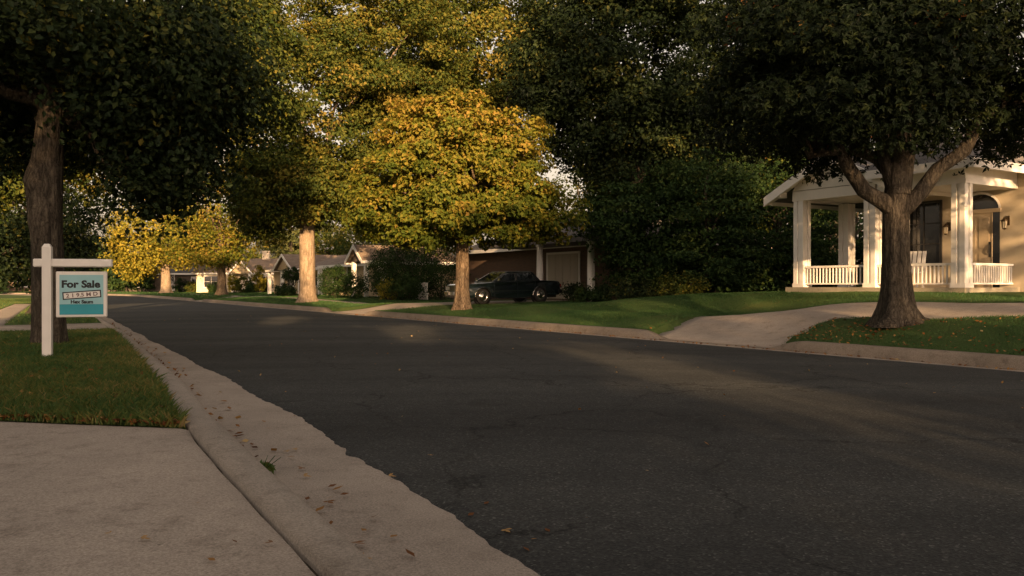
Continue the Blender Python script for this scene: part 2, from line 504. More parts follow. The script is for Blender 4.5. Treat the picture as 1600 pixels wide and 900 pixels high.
# terrain control points on the right-hand lots: x, y, z
def un(px, py, d): return ((px - 800) / 1300 * d, d, CAM_H - (py - 445) / 1300 * d)
ctrl = [un(1110, 497, 21), un(1162, 496, 21.3), un(1377, 472, 19), un(1447, 466, 18), un(1600, 462, 16), un(1370, 505, 16.2),
        un(1455, 497, 15), un(1600, 478, 14.0), un(1415, 517, 15.0), un(1250, 452, 24.6), un(1490, 451, 20.3), un(1000, 461, 26),
        un(900, 477, 28), un(1100, 454, 25.5), un(900, 490, 25), un(1000, 492, 23.5), un(740, 476, 32.5), un(832, 472, 34.4),
        un(870, 470, 37.5), un(580, 463, 55), un(722, 484, 29), un(480, 471, 43), un(920, 470, 33.5), un(1600, 505, 12.8),
        un(640, 470, 45), un(1362, 451, 22.4), un(600, 475, 40)]
for s_ in (-60, -30, -10): ctrl += [(*[float(v) for v in RP(s_, t_)], z_) for t_, z_ in ((14.5, .45), (18, .9), (24, 1.05), (40, 1.1))]
ctrl += [(*[float(v) for v in RP(s_, t_)], z_) for s_, t_, z_ in
         ((4, 24, 1.1), (12, 26, 1.08), (20, 26, 1.0), (20, 40, 1.0), (30, 30, .5), (45, 20, .42), (45, 35, .45), (60, 14, .3), (60, 22, .4), (75, 16, .28), (75, 30, .4), (95, 16, .25), (95, 30, .35), (130, 30, .3))]
ctrl = np.array(ctrl)

def H(x, y):
    x = np.asarray(x, float); y = np.asarray(y, float)
    s, t = ST(x, y)
    sh = x.shape
    X = x.ravel(); Y = y.ravel()
    num = np.zeros_like(X); den = np.zeros_like(X)
    for cx, cy, cz in ctrl:
        w = 1.0 / ((X - cx) ** 2 + (Y - cy) ** 2 + 3.0) ** 1.7
        num += w * cz; den += w
    z = (num / den).reshape(sh)
    k = np.clip((t - R_BACK) / 2.6, 0, 1); k = k * k * (3 - 2 * k)
    zr = 0.180 + k * (np.clip(z, .19, 1.15) - 0.180)
    zr = np.minimum(zr, hr(s) - .004 + .45 * np.clip(t - R_BACK, 0, None))
    zl = 0.135 + 0.16 * np.clip((-t - 4) / 12, 0, 1)
    return np.where(t > 7, zr, zl)

# concrete strips on the lots: (edge A, edge B) in world xy, same number of points
def spl(pts, n):
    pts = np.array(pts, float)
    d = np.r_[0, np.cumsum(np.hypot(*np.diff(pts, axis=0).T))]
    u = np.linspace(0, d[-1], n)
    # smooth through the points
    out = np.stack([np.interp(u, d, pts[:, 0]), np.interp(u, d, pts[:, 1])], 1)
    for _ in range(3):
        out[1:-1] = 0.5 * out[1:-1] + 0.25 * (out[:-2] + out[2:])
    return out

def rpl(lst): return [tuple(float(v) for v in RP(s, t)) for s, t in lst]

strips = {}
_u = lambda px, py, d: ((px - 800) / 1300 * d, d)
strips['driveway_house'] = (
    spl(rpl([(13.45, R_BACK - .12)]) + [_u(1035, 510, 18.7), _u(1110, 497, 20.8), _u(1162, 496, 21.0), _u(1260, 484, 20.4), _u(1377, 472, 19), _u(1447, 466, 18), _u(1600, 462, 16), (13.5, 14.5), (19, 12.5)], 60),
    spl(rpl([(10.1, R_BACK - .12)]) + [_u(1285, 516, 16.4), _u(1340, 508, 16.7), _u(1370, 505, 16.4), _u(1455, 497, 15.2), _u(1600, 478, 13.8), (11.5, 11.5), (16, 8.5)], 60))
strips['driveway_garage'] = (spl(rpl([(33.6, R_BACK - .12), (33.2, 16), (33.0, 22.5)]), 40), spl(rpl([(29.6, R_BACK - .12), (28.4, 14), (28.2, 17), (28.2, 22.5)]), 40))
strips['driveway_far'] = (spl(rpl([(62.5, R_BACK - .12), (62.0, 20)]), 20), spl(rpl([(59.0, R_BACK - .12), (59.4, 20)]), 20))
SW0, SW1 = 14.55, 15.65
def swk(a, b, n=60, c=0.04):
    ss = np.linspace(a, b, n)
    return (np.stack(RP(ss, np.full(n, SW0)), 1), np.stack(RP(ss, np.full(n, SW1)), 1))
strips['sidewalk'] = swk(33.4, 58.8, 60)
strips['lawn_step'] = tuple(RPs for RPs in (np.stack(RP(np.linspace(15.8, 28.4, 40), np.full(40, 14.75)), 1), np.stack(RP(np.linspace(15.8, 28.4, 40), np.full(40, 15.0)), 1)))  # no real walk: thin sunken strip added to read as the lawn's dark step
strips['sidewalk_end'] = swk(62.4, 84, 40)
strips['sidewalk_near'] = swk(-40, 9.2, 70)
ss_ = np.linspace(20.0, 52, 80)
strips['left_sidewalk'] = (np.stack(RP(ss_, -1.0 + .06 * (ss_ - 24)), 1), np.stack(RP(ss_, np.minimum(.05 + .052 * (ss_ - 24), 2.3)), 1))
strips['left_path'] = (spl(rpl([(24.6, 2.31), (24.4, -0.2)]), 12), spl(rpl([(20.2, 2.08), (20.4, -0.2)]), 12))
# near driveway: left-hand side, from the lawn edge back past the camera
drv_far = np.array([_u(295, 668, 5.93), _u(200, 664, 6.03), _u(100, 660, 6.13), _u(0, 655, 6.25), (-6.5, 6.75), (-14, 8.0)])
drv_edge_s = np.linspace(6.22, -6, 30)

def drive_z(x, y):
    kk = np.clip((ST(x, y)[1] - R_BACK) / 2.6, 0, 1)
    return 0.028 + (H(x, y) - 0.005 - 0.028) * kk

def inpoly(x, y, P):
    x = np.asarray(x); y = np.asarray(y)
    c = np.zeros(x.shape, bool)
    n = len(P); j = n - 1
    for i in range(n):
        xi, yi = P[i]; xj, yj = P[j]
        if yi != yj:
            c ^= ((yi > y) != (yj > y)) & (x < (xj - xi) * (y - yi) / (yj - yi) + xi)
        j = i
    return c
polys = [np.r_[a, b[::-1]] for a, b in strips.values()]
bx_, by_ = RP(drv_edge_s, lb(drv_edge_s) + .06)
near_drive_poly = np.r_[np.stack([bx_, by_], 1)[::-1], drv_far, np.array([(-14, -6.0)])]
polys.append(near_drive_poly)
def paved(x, y):
    r = np.zeros(np.shape(x), bool)
    for P in polys:
        a = (x > P[:, 0].min()) & (x < P[:, 0].max()) & (y > P[:, 1].min()) & (y < P[:, 1].max())
        if a.any(): r |= a & inpoly(x, y, P)
    return r

def grid_mesh(name, X, Y, Z, mat, kind='structure', parent=None, flip=False):
    n, m = X.shape
    v = np.stack([X, Y, Z], -1).reshape(-1, 3)
    i = np.arange(n * m).reshape(n, m)
    q = np.stack([i[:-1, :-1], i[:-1, 1:], i[1:, 1:], i[1:, :-1]], -1).reshape(-1, 4)
    if flip: q = q[:, ::-1]
    o = link(name, np_mesh(name, v, q), mat, parent)
    if parent is None: tag(o, kind=kind)
    return o

def uneven(lo, hi, near_lo, near_hi, fine, coarse_n):
    a = np.arange(near_lo, near_hi, fine)
    l = near_lo - np.geomspace(1, near_lo - lo + 1, coarse_n)[1:] + 1 if near_lo > lo else np.array([])
    h = near_hi + np.geomspace(1, hi - near_hi + 1, coarse_n) - 1
    return np.unique(np.r_[l, a, h])

# base ground to the horizon
MB().add([(-1500, -1500, -0.25), (1500, -1500, -0.25), (1500, 1500, -0.25), (-1500, 1500, -0.25)], [(0, 1, 2, 3)]).build("ground", M['soil'])["kind"] = "structure"

# right lawns
s_ax = uneven(-90, 175, -2, 66, 0.28, 40)
t_ax = np.r_[R_BACK, np.arange(R_BACK + .12, 26, 0.24), np.geomspace(26.5, 130, 30)]
Sg, Tg = np.meshgrid(s_ax, t_ax, indexing='ij')
X, Y = RP(Sg, Tg); Z = H(X, Y)
Z = Z + 0.012 * np.sin(X * 2.1 + np.sin(Y * 1.7)) * np.clip((Tg - R_BACK) / 2, 0, 1)
Z = np.where(paved(X, Y), drive_z(X, Y) - 0.06, Z)
lawn_r = grid_mesh("lawn", X, Y, Z, M['soil'])
# left lawns
t_ax2 = np.r_[0, np.arange(0.1, 6, 0.15), np.geomspace(6.2, 42, 20)]
Sg, Tg = np.meshgrid(uneven(-90, 175, 0, 40, 0.22, 40), t_ax2, indexing='ij')
Tg = lb(Sg) - Tg
X, Y = RP(Sg, Tg); Z = H(X, Y)
Z = Z + np.where(paved(X, Y) | ((Sg < 6.2) & (Sg > -6.2)), -0.13, 0.0) + 0.01 * np.sin(X * 2.3 + np.sin(Y * 1.9)) * (Tg < lb(Sg) - .2)
grid_mesh("lawn", X, Y, Z, M['soil'], flip=True)

# asphalt (slightly crowned, ragged left edge)
s_ax = np.r_[np.arange(-60, -2, 2.0), np.arange(-2, 26, 0.045), np.arange(26, 85, 0.5), np.arange(85, 175, 1.5)]
def rag(s):
    a = 0.007 * np.sin(s * 7.3) + 0.006 * np.sin(s * 17.1 + 1.3) + 0.004 * np.sin(s * 41 + .5) + 0.02 * np.sin(s * 1.9 + .4)
    a += -0.05 * np.exp(-((s - 5.35) / 0.10) ** 2) * 1.0
    return a + 0.0025 * rng.normal(size=s.shape)
edge = la(s_ax) + rag(s_ax)
fr = np.r_[0, 0.004, 0.012, 0.03, 0.08, np.linspace(.15, 1, 14)]
Sg, Fg = np.meshgrid(s_ax, fr, indexing='ij')
Tg = edge[:, None] + Fg * (R_ASPH - edge[:, None])
X, Y = RP(Sg, Tg)
Z = 0.006 + 0.012 * np.clip(Fg / 0.012, 0, 1) + 0.05 * np.sin(np.clip(Fg, 0, 1) * math.pi)
Z[:, 0] = -0.02
grid_mesh("road", X, Y, Z, M['asphalt'])

# gutters
s_ax = np.r_[np.arange(-60, -2, 2.0), np.arange(-2, 30, 0.2), np.arange(30, 175, 1.0)]
fr = np.linspace(0, 1, 7)
Sg, Fg = np.meshgrid(s_ax, fr, indexing='ij')
Tg = lt(Sg) - 0.04 + Fg * (la(Sg) + 0.22 - lt(Sg) + 0.04)
X, Y = RP(Sg, Tg); Z = 0.0 + 0.004 * np.sin(Sg * 1.3) + 0.0 * Fg
grid_mesh("gutter", X, Y, Z + 0.012 * np.clip((Fg - .4), 0, 1), M['gutter'])
Tg = R_ASPH - 0.05 + Fg * (R_TOE + 0.06 - R_ASPH + 0.05)
X, Y = RP(Sg, Tg)
grid_mesh("gutter", X, Y, np.full_like(X, 0.012) - 0.002 * Fg, M['gutter'])

# curbs
def curb(side, s_list, hfun, name="curb"):
    prof = [(0.00, -0.03), (0.02, 0.30), (0.05, 0.74), (0.085, 0.93), (0.13, 1.0), (0.30, 1.0), (0.31, -0.1)]
    s_ = np.asarray(s_list)
    XX, YY, ZZ = [], [], []
    for u, h in prof:
        k = u / 0.30
        if side < 0: t = lt(s_) + (lb(s_) + 0.018 - lt(s_)) * k
        else: t = R_TOE + (R_BACK - R_TOE) * k
        if side > 0: t = t + 0.012 * np.sin(s_ * 0.9 + u * 9) + 0.006 * np.sin(s_ * 3.1)
        else: t = t + 0.003 * np.sin(s_ * 2.3 + u * 7)
        x, y = RP(s_, t)
        XX.append(x); YY.append(y)
        z = h * hfun(s_)
        if side > 0 and 0.2 < h < 0.95: z = z + 0.010 * np.sin(s_ * 1.1 + 2) * (hfun(s_) > .1)
        ZZ.append(z)
    return grid_mesh(name, np.array(XX), np.array(YY), np.array(ZZ), M['curb'] if side < 0 else M['old_curb'], flip=(side > 0))
s_c = np.r_[np.arange(-60, -2, 1.0), np.arange(-2, 40, 0.12), np.arange(40, 175, 0.8)]
curb(-1, s_c, hl); curb(1, s_c, hr)
# dark soil-filled joint behind the near curb
bxs = np.arange(-3, 6.3, 0.1)
jx0, jy0 = RP(bxs, lb(bxs) - 0.016 - 0.003 * np.sin(bxs * 9)); jx1, jy1 = RP(bxs, lb(bxs) + 0.012 + 0.007 * np.sin(bxs * 13))
grid_mesh("joint", np.array([jx0, jx1]), np.array([jy0, jy1]), np.full((2, len(bxs)), 0.088), M['dirt'])

# near driveway slab, with a recessed score line across it
u = np.linspace(0, 1, 40); v = np.linspace(0, 1, 46)
top = np.stack([np.interp(u, np.linspace(0, 1, len(drv_far)), drv_far[:, i]) for i in (0, 1)], 1)
bs = np.linspace(6.2, -6, 46)
bx, by = RP(bs, lb(bs) - 0.012 - 0.003 * np.sin(bs * 7) - 0.002 * np.sin(bs * 23))
left_end = np.stack([np.full(46, -14.0), np.linspace(8.0, -6, 46)], 1)
X = np.zeros((46, 40)); Y = np.zeros((46, 40))
bx[0], by[0] = drv_far[0]
for j in range(46):
    for k in range(40):
        w = u[k]
        base = np.array([bx[j], by[j]]) * (1 - w) + left_end[j] * w
        topline = top[k] - (np.array([bx[0], by[0]]) * (1 - w) + left_end[0] * w)
        p = base + topline * (1 - v[j])
        X[j, k], Y[j, k] = p
Z = np.full_like(X, 0.122); Z[:, 0] = 0.112
grid_mesh("driveway", X, Y, Z, M['concrete'])
# edge face of that slab towards the joint
grid_mesh("driveway_edge", np.array([X[:, 0], X[:, 0] + .004]), np.array([Y[:, 0], Y[:, 0]]), np.array([Z[:, 0], Z[:, 0] - .08]), M['concrete'])

def ribbon(name, a, b, mat, m=10, dz=0.0, skirt=0.12, slabs=None):
    n = len(a)
    w = np.linspace(0, 1, m)
    P = a[:, None, :] * (1 - w[None, :, None]) + b[:, None, :] * w[None, :, None]
    Z = H(P[..., 0], P[..., 1]) + dz
    X = np.concatenate([P[:, :1, 0], P[..., 0], P[:, -1:, 0]], 1); Y = np.concatenate([P[:, :1, 1], P[..., 1], P[:, -1:, 1]], 1)
    Z = np.concatenate([Z[:, :1] - skirt, Z, Z[:, -1:] - skirt], 1)
    return grid_mesh(name, X, Y, Z, mat, flip=True)
for k, (a, b) in strips.items():
    nm = 'driveway' if 'drive' in k else ('path' if 'path' in k else 'sidewalk')
    n_dz = {'driveway': -0.005, 'path': 0.0, 'sidewalk': -0.02}[nm]
    if nm == 'driveway':
        # drop to the lowered curb at the street end
        P0 = a[:, None, :] * (1 - np.linspace(0, 1, 12)[None, :, None]) + b[:, None, :] * np.linspace(0, 1, 12)[None, :, None]
        Zd = drive_z(P0[..., 0], P0[..., 1])
        Xx = np.concatenate([P0[:, :1, 0], P0[..., 0], P0[:, -1:, 0]], 1); Yy = np.concatenate([P0[:, :1, 1], P0[..., 1], P0[:, -1:, 1]], 1)
        Zz = np.concatenate([Zd[:, :1] - .15, Zd, Zd[:, -1:] - .15], 1)
        grid_mesh(nm, Xx, Yy, Zz, M['concrete'], flip=True)
    else:
        ribbon(nm, a, b, M['concrete'], 6, n_dz - (.07 if k == 'lawn_step' else 0))

# ------------------------------------------------------------------ foliage
def leaf_mesh(name, C, Nn, size, tint, lobes=1, width=0.34, droop=0.12):
    """kite-shaped leaves (one or three lobes); C centres, Nn normals, size length, tint 0..1"""
    n = len(C)
    Nn = Nn / (np.linalg.norm(Nn, axis=1, keepdims=True) + 1e-9)
    r = rng.normal(size=(n, 3))
    r[:, 2] -= 0.5
    A = r - Nn * (r * Nn).sum(1, keepdims=True)
    A /= np.linalg.norm(A, axis=1, keepdims=True) + 1e-9
    B = np.cross(Nn, A)
    sz = size[:, None]
    V = []
    if lobes == 1:
        base = C - A * sz * 0.5
        V = [base, C - A * sz * .05 + B * sz * width + Nn * sz * .07, C + A * sz * .52 - Nn * sz * droop, C - A * sz * .05 - B * sz * width + Nn * sz * .07]
        verts = np.stack(V, 1).reshape(-1, 3)
        q = np.arange(n * 4).reshape(n, 4)
        t = tint
    else:
        out = []
        base = C - A * sz * 0.40
        for ang, ln, wd in ((0, 1.0, .20), (0.95, .72, .17), (-0.95, .72, .17)):
            D_ = A * math.cos(ang) + B * math.sin(ang); E_ = -A * math.sin(ang) + B * math.cos(ang)
            mid = base + D_ * sz * ln * .52
            out += [base, mid + E_ * sz * wd + Nn * sz * .05, base + D_ * sz * ln - Nn * sz * droop, mid - E_ * sz * wd + Nn * sz * .05]
        verts = np.stack(out, 1).reshape(-1, 3)
        q = np.arange(n * 12).reshape(n * 3, 4)
        t = np.repeat(tint, 3)
    me = np_mesh(name, verts, q, False)
    at = me.attributes.new("tint", 'FLOAT', 'FACE')
    at.data.foreach_set("value", np.clip(t, 0, 1).astype(np.float32))
    return me

def clump_centres(envs, n, rmin=0.5):
    """n points in the outer part of the ellipsoids (cx,cy,cz,rx,ry,rz,weight)"""
    envs = np.array(envs, float)
    w = envs[:, 6] / envs[:, 6].sum()
    k = rng.choice(len(envs), n, p=w)
    d = rng.normal(size=(n, 3)); d /= np.linalg.norm(d, axis=1, keepdims=True)
    r = (rmin ** 3 + (1 - rmin ** 3) * rng.random(n)) ** (1 / 3)
    e = envs[k]
    return e[:, :3] + d * e[:, 3:6] * r[:, None], d

def crown_leaves(envs, nclump, per, cr, size, lobes=1, flat=0.6, tint_mu=0.5, tint_sd=0.2, clump_sd=0.15, rmin=0.5, top_tint=0.0, droop=0.12, keep=None, width=.34):
    cc, dd = clump_centres(envs, nclump, rmin)
    if keep is not None:
        k = keep(cc); cc, dd = cc[k], dd[k]
    nclump = len(cc)
    crr = cr * rng.uniform(.65, 1.3, nclump)
    ct = tint_mu + rng.normal(0, clump_sd, nclump)
    z0, z1 = cc[:, 2].min(), cc[:, 2].max()
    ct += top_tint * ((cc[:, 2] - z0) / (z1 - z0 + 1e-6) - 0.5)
    idx = np.repeat(np.arange(nclump), per)
    d = rng.normal(size=(len(idx), 3)); d /= np.linalg.norm(d, axis=1, keepdims=True)
    rr = rng.random(len(idx)) ** 0.42
    off = d * (rr * crr[idx])[:, None]; off[:, 2] *= flat
    off[:, 2] -= 0.10 * crr[idx] * rr ** 2
    C = cc[idx] + off
    Nn = 0.5 * d + 0.5 * dd[idx] + np.array([0, 0, 0.7]) + rng.normal(0, .55, (len(idx), 3))
    sz = size * rng.uniform(.65, 1.25, len(idx))
    ti = ct[idx] + rng.normal(0, tint_sd, len(idx))
    me = leaf_mesh("crown", C, Nn, sz, ti, lobes, width, droop)
    return me, cc

def trunk_mesh(path, radii, seg=20, flare=0.0, ridge=0.05, knots=(), roots=()):
    mb = MB()
    ph = [random.uniform(0, 6.28) for _ in range(6)]
    z_base = path[0][2]
    def rf(i, th, p):
        z = p.z - z_base
        r = 1 + ridge * math.sin(9 * th + ph[0] + 1.2 * math.sin(z * 1.1)) + ridge * .7 * math.sin(15 * th + ph[1] + z * .8) + ridge * .8 * math.sin(4 * th + ph[2] + z * .5)
        r += ridge * 0.5 * math.sin(23 * th + z * 2.1 + ph[4])
        f = math.exp(-z / 0.28) * flare
        r += f * (0.65 + 0.5 * math.sin(5 * th + ph[3]) + 0.25 * math.sin(3 * th + ph[5]))
        for (kz, kth, kr, ks) in knots:
            dth = (th - kth + math.pi) % (2 * math.pi) - math.pi
            r += kr * math.exp(-((z - kz) / ks) ** 2 - (dth / .7) ** 2)
        for (rth, rl) in roots:
            dth = (th - rth + math.pi) % (2 * math.pi) - math.pi
            r += rl * math.exp(-z / 0.10) * math.exp(-(dth / .22) ** 2)
        return r
    # resample finely
    pts = [Vector(p) for p in path]
    P, Q = [], []
    for i in range(len(pts) - 1):
        L = (pts[i + 1] - pts[i]).length
        k = max(2, int(L / 0.16))
        if L > 6: k = int(L / .4)
        for j in range(k):
            u = j / k
            P.append(pts[i].lerp(pts[i + 1], u)); Q.append(radii[i] * (1 - u) + radii[i + 1] * u)
    P.append(pts[-1]); Q.append(radii[-1])
    for _ in range(4):
        for i in range(1, len(P) - 1): P[i] = P[i] * .5 + (P[i - 1] + P[i + 1]) * .25
    mb.tube(P, Q, seg, True, rf)
    return mb

def limb(mb, a, b, r0, r1, seg=7, wob=0.25, n=6, up=0.15):
    a = Vector(a); b = Vector(b)
    L = (b - a).length
    pts, rad = [], []
    for i in range(n + 1):
        u = i / n
        p = a.lerp(b, u) + Vector((random.uniform(-1, 1), random.uniform(-1, 1), random.uniform(-1, 1))) * wob * L * .12 * math.sin(u * math.pi)
        p.z += up * L * math.sin(u * math.pi)
        pts.append(p); rad.append(r0 * (1 - u) ** 0.8 + r1)
    mb.tube(pts, rad, seg, False)
    return pts

def tree(name, x, y, label, cat, tr, th, envs, leaf_mat, bark, nclump, per, cr, size, group=None, lobes=1, n_limb=9, flare=.8, path=None,
         radii=None, knots=(), roots=(), limbs=None, seg=20, twigs=0, zb=None, tris=None, **kw):
    z = float(H(np.array([x]), np.array([y]))[0]) - 0.04 if zb is None else zb
    root = empty(name, (x, y, z), 0, label, cat, group)
    if path is None:
        path = [(0, 0, 0), (tr * .1, 0, th * .35), (-tr * .15, tr * .1, th * .7), (tr * .1, 0, th)]
        radii = [tr * 1.05, tr * .95, tr * .86, tr * .72]
    mb = trunk_mesh(path, radii, seg, flare, 0.045, knots, roots)
    me, cc = crown_leaves(envs, nclump, per, cr, size, lobes, **kw)
    me.materials.append(leaf_mat)
    crown = link("crown", me, None, root)
    tp = Vector(path[-1])
    for (a, b, r0, r1) in (limbs or []):
        limb(mb, a, b, r0, r1, 10, 0.5, 9, 0.04)
    for i in range(n_limb):
        c = cc[random.randrange(len(cc))]
        a = tp * random.uniform(.80, 1.0)
        limb(mb, a, tuple(c), tr * random.uniform(.28, .5), tr * .05, 7, .5, 7, 0.05)
    ends = [l[1] for l in (limbs or [])]
    starts = [l[0] for l in (limbs or [])]
    for i in range(twigs):
        c = cc[random.randrange(len(cc))]
        if ends:
            j = min(range(len(ends)), key=lambda q: min((Vector(ends[q]).lerp(Vector(starts[q]), f) - Vector(c)).length for f in (0, .3, .6)))
            f = min((0, .15, .3, .45, .6, .75), key=lambda f: (Vector(ends[j]).lerp(Vector(starts[j]), f) - Vector(c)).length)
            a = Vector(ends[j]).lerp(Vector(starts[j]), f)
        else:
            a = tp + (Vector(c) - tp) * random.uniform(.2, .5)
        limb(mb, a, tuple(c), random.uniform(.015, .035), .005, 4, .8, 5, 0.0)
    mb.build("trunk", bark, root)
    return root

def copy_tree(o, loc, rz=0.0, scale=1.0, label=None, parent=None):
    c = o.copy(); COL.objects.link(c)
    if parent is None:
        c.location = loc; c.rotation_euler = (0, 0, rz); c.scale = (scale,) * 3
        if label: c["label"] = label
    else: c.parent = parent
    for ch in o.children: copy_tree(ch, None, parent=c)
    return c

HZ = lambda x, y: float(H(np.array([x]), np.array([y]))[0])

# ------------------------------------------------------------------ houses
ANG = math.atan2(DD[1], DD[0])        # local +x = along the road (left in the photo), local +y = towards the street

def uv_planar(me, scale=1.0):
    """box-projected UVs in metres, rows horizontal"""
    uv = me.uv_layers.new(name="UVMap")
    for p in me.polygons:
        nrm = p.normal
        if abs(nrm.z) > 0.95: ax = Vector((1, 0, 0)); ay = Vector((0, 1, 0))
        else:
            ax = Vector((0, 0, 1)).cross(nrm).normalized(); ay = nrm.cross(ax)
        for li in p.loop_indices:
            co = me.vertices[me.loops[li].vertex_index].co
            uv.data[li].uv = (co.dot(ax) * scale, co.dot(ay) * scale)
    return me

def build_uv(mb, name, mat, parent):
    return link(name, uv_planar(mb.mesh(name)), mat, parent)

def hip_roof(mb, x0, x1, y0, y1, z, h, along='x', gable=False, th=0.14):
    """eaves rectangle at z, ridge h above; with a thick edge"""
    if along == 'x':
        ins = 0.0 if gable else min((y1 - y0) / 2, (x1 - x0) / 2 - .01)
        ym = (y0 + y1) / 2
        rg = [(x0 + ins, ym, z + h), (x1 - ins, ym, z + h)]
        c = [(x0, y0), (x1, y0), (x1, y1), (x0, y1)]
        f = [(0, 1, 5, 4), (2, 3, 4, 5), (3, 0, 4), (1, 2, 5)]
    else:
        ins = 0.0 if gable else min((x1 - x0) / 2, (y1 - y0) / 2 - .01)
        xm = (x0 + x1) / 2
        rg = [(xm, y0 + ins, z + h), (xm, y1 - ins, z + h)]
        c = [(x0, y0), (x1, y0), (x1, y1), (x0, y1)]
        f = [(0, 1, 4), (2, 3, 5), (1, 2, 5, 4), (3, 0, 4, 5)]
    vs = [(a, b, z) for a, b in c] + rg
    if gable: f = [q for q in f if len(q) == 4]
    mb.add(vs, f)
    if gable:   # underside a little below, so the slopes have thickness
        lo = [(a, b, c_ - th) for a, b, c_ in vs]
        mb.add(lo, [tuple(reversed(q)) for q in f])
        full = vs + lo
        if along == 'x': E = [(0, 1), (2, 3), (3, 4), (4, 0), (1, 5), (5, 2)]
        else: E = [(1, 2), (3, 0), (0, 4), (4, 1), (2, 5), (5, 3)]
        mb.add(full, [(a, b, b + 6, a + 6) for a, b in E])
    return vs

def window(house, cx, cz, w, h, y, mat_frame, face=1, muntin=(1, 1), sill=True, axis='y', pane_mat=None):
    """a window set in a wall whose outer face is at y (local), facing +y (face=1) or another axis"""
    def bx(mb, a0, a1, b0, b1, c0, c1):       # a along wall, b out of wall, c up
        if axis == 'y':
            lo, hi = sorted((y + face * b0, y + face * b1)); mb.box(a0, a1, lo, hi, c0, c1)
        else:
            lo, hi = sorted((y + face * b0, y + face * b1)); mb.box(lo, hi, a0, a1, c0, c1)
    mb = MB(); f = 0.06
    bx(mb, cx - w / 2 - f, cx - w / 2, .002, .05, cz - h / 2 - f, cz + h / 2 + f)
    bx(mb, cx + w / 2, cx + w / 2 + f, .002, .05, cz - h / 2 - f, cz + h / 2 + f)
    bx(mb, cx - w / 2, cx + w / 2, .002, .048, cz + h / 2, cz + h / 2 + f)
    bx(mb, cx - w / 2, cx + w / 2, .002, .048, cz - h / 2 - f, cz - h / 2)
    for i in range(1, muntin[0]): x = cx - w / 2 + w * i / muntin[0]; bx(mb, x - .014, x + .014, .012, .034, cz - h / 2, cz + h / 2)
    for i in range(1, muntin[1]): z = cz - h / 2 + h * i / muntin[1]; bx(mb, cx - w / 2, cx + w / 2, .012, .032, z - .014, z + .014)
    wo = mb.build("window", mat_frame, house)
    p = MB(); bx(p, cx - w / 2 - .01, cx + w / 2 + .01, .004, .010, cz - h / 2 - .01, cz + h / 2 + .01)
    p.build("pane", pane_mat or M['glass'], wo)
    if sill:
        s = MB(); bx(s, cx - w / 2 - .1, cx + w / 2 + .1, .002, .09, cz - h / 2 - f - .05, cz - h / 2 - f - .002); s.build("sill", mat_frame, wo)
    return wo

# --- the white-porched house on the right
hx, hy = [float(v) for v in RP(11.55, 20.0)]
HZ1 = 1.03
h1 = empty("house", (hx, hy, HZ1), ANG, "cream stucco house with white porch columns, railings and arched doorway behind the big dark tree", "house")
# local: x from 0 (right corner post) to 4.8 (left end post); y>0 to the street, front of porch at y=0.12, wall at y=-2.2
WY = -2.2
wall = MB()
wall.box(-7.0, 0.26, -9, WY, -0.3, 3.05)
wall.box(0.26, 3.05, -9, WY - 0.001, -0.3, 3.05)
wall.box(0.30, 3.0, WY + .002, WY + 0.001 + .003, 2.5, 2.95)
wo = wall.build("wall", M['stucco'], h1)
slab = MB(); slab.box(-0.25, 5.1, WY + .02, 0.30, -0.45, 0.05); slab.box(0.0, 1.0, 0.30, 0.62, -.45, -.09); slab.build("porch_floor", M['slab'], h1)
# columns: each is two boards on a core, so a groove runs up each face
def column(x, y, z1=2.58, w=0.34):
    c = MB(); e = w / 2
    c.box(x - e + .03, x + e - .03, y - e + .03, y + e - .03, .05, z1)
    for sx in (-1, 1):
        for sy in (-1, 1):
            c.box(x + sx * e - (.13 if sx > 0 else 0), x + sx * e + (.13 if sx < 0 else 0), y + sy * e - (.13 if sy > 0 else 0), y + sy * e + (.13 if sy < 0 else 0), .052, z1 - .002)
    c.box(x - e - .02, x + e + .02, y - e - .02, y + e + .02, .051, .16)
    return c.build("column", M['white'], h1)
for (cx_, cy_) in ((0.0, 0.0), (2.42, 0.0), (4.75, 0.0), (4.72, -2.0), (2.9, -1.95)): column(cx_, cy_)
# entablature: beam right side porch, gable beam left
bm_ = MB()
bm_.box(-0.19, 2.2, -0.17, 0.17, 2.58, 2.70); bm_.box(-0.17, 2.2, -0.15, 0.15, 2.70, 3.02)
bm_.box(-0.188, 0.15, WY + .01, -0.17, 2.582, 2.698); bm_.box(-0.168, 0.15, WY + .01, -0.15, 2.698, 3.018)
bm_.build("beam", M['white'], h1)
ceil = MB(); ceil.box(0.15, 4.6, WY + .012, -.17, 2.60, 2.66); ceil.build("porch_ceiling", M['white'], h1)
# gable pavilion: boards
GX0, GX1, GAP = 2.25, 4.95, 3.60
gz = 2.56
xm = (GX0 + GX1) / 2
slope = 0.50
nb = 5; bh = 0.30
for i in range(nb):
    b0 = gz + i * bh
    top = b0 + bh - .015
    def hw(z): return max(0.02, (GX1 - GX0) / 2 - max(0, z - (gz + .45)) / slope)
    if hw(b0) <= 0.05: break
    mb = MB()
    a0, a1 = hw(b0), hw(top)
    vs = [(xm - a0, .19, b0), (xm + a0, .19, b0), (xm + a1, .17, top), (xm - a1, .17, top), (xm - a0, .10, b0), (xm + a0, .10, b0), (xm + a1, .10, top), (xm - a1, .10, top)]
    mb.add(vs, [(0, 1, 2, 3), (7, 6, 5, 4), (0, 4, 5, 1), (1, 5, 6, 2), (2, 6, 7, 3), (3, 7, 4, 0)])
    mb.build("siding_board", M['siding'], h1)
sd = MB(); sd.box(GX1 - .15, GX1 - .001, WY, .10, gz + .001, 3.1); sd.box(GX0 + .001, GX0 + .15, WY, -.17, gz + .001, 3.1); sd.build("beam", M['white'], h1)
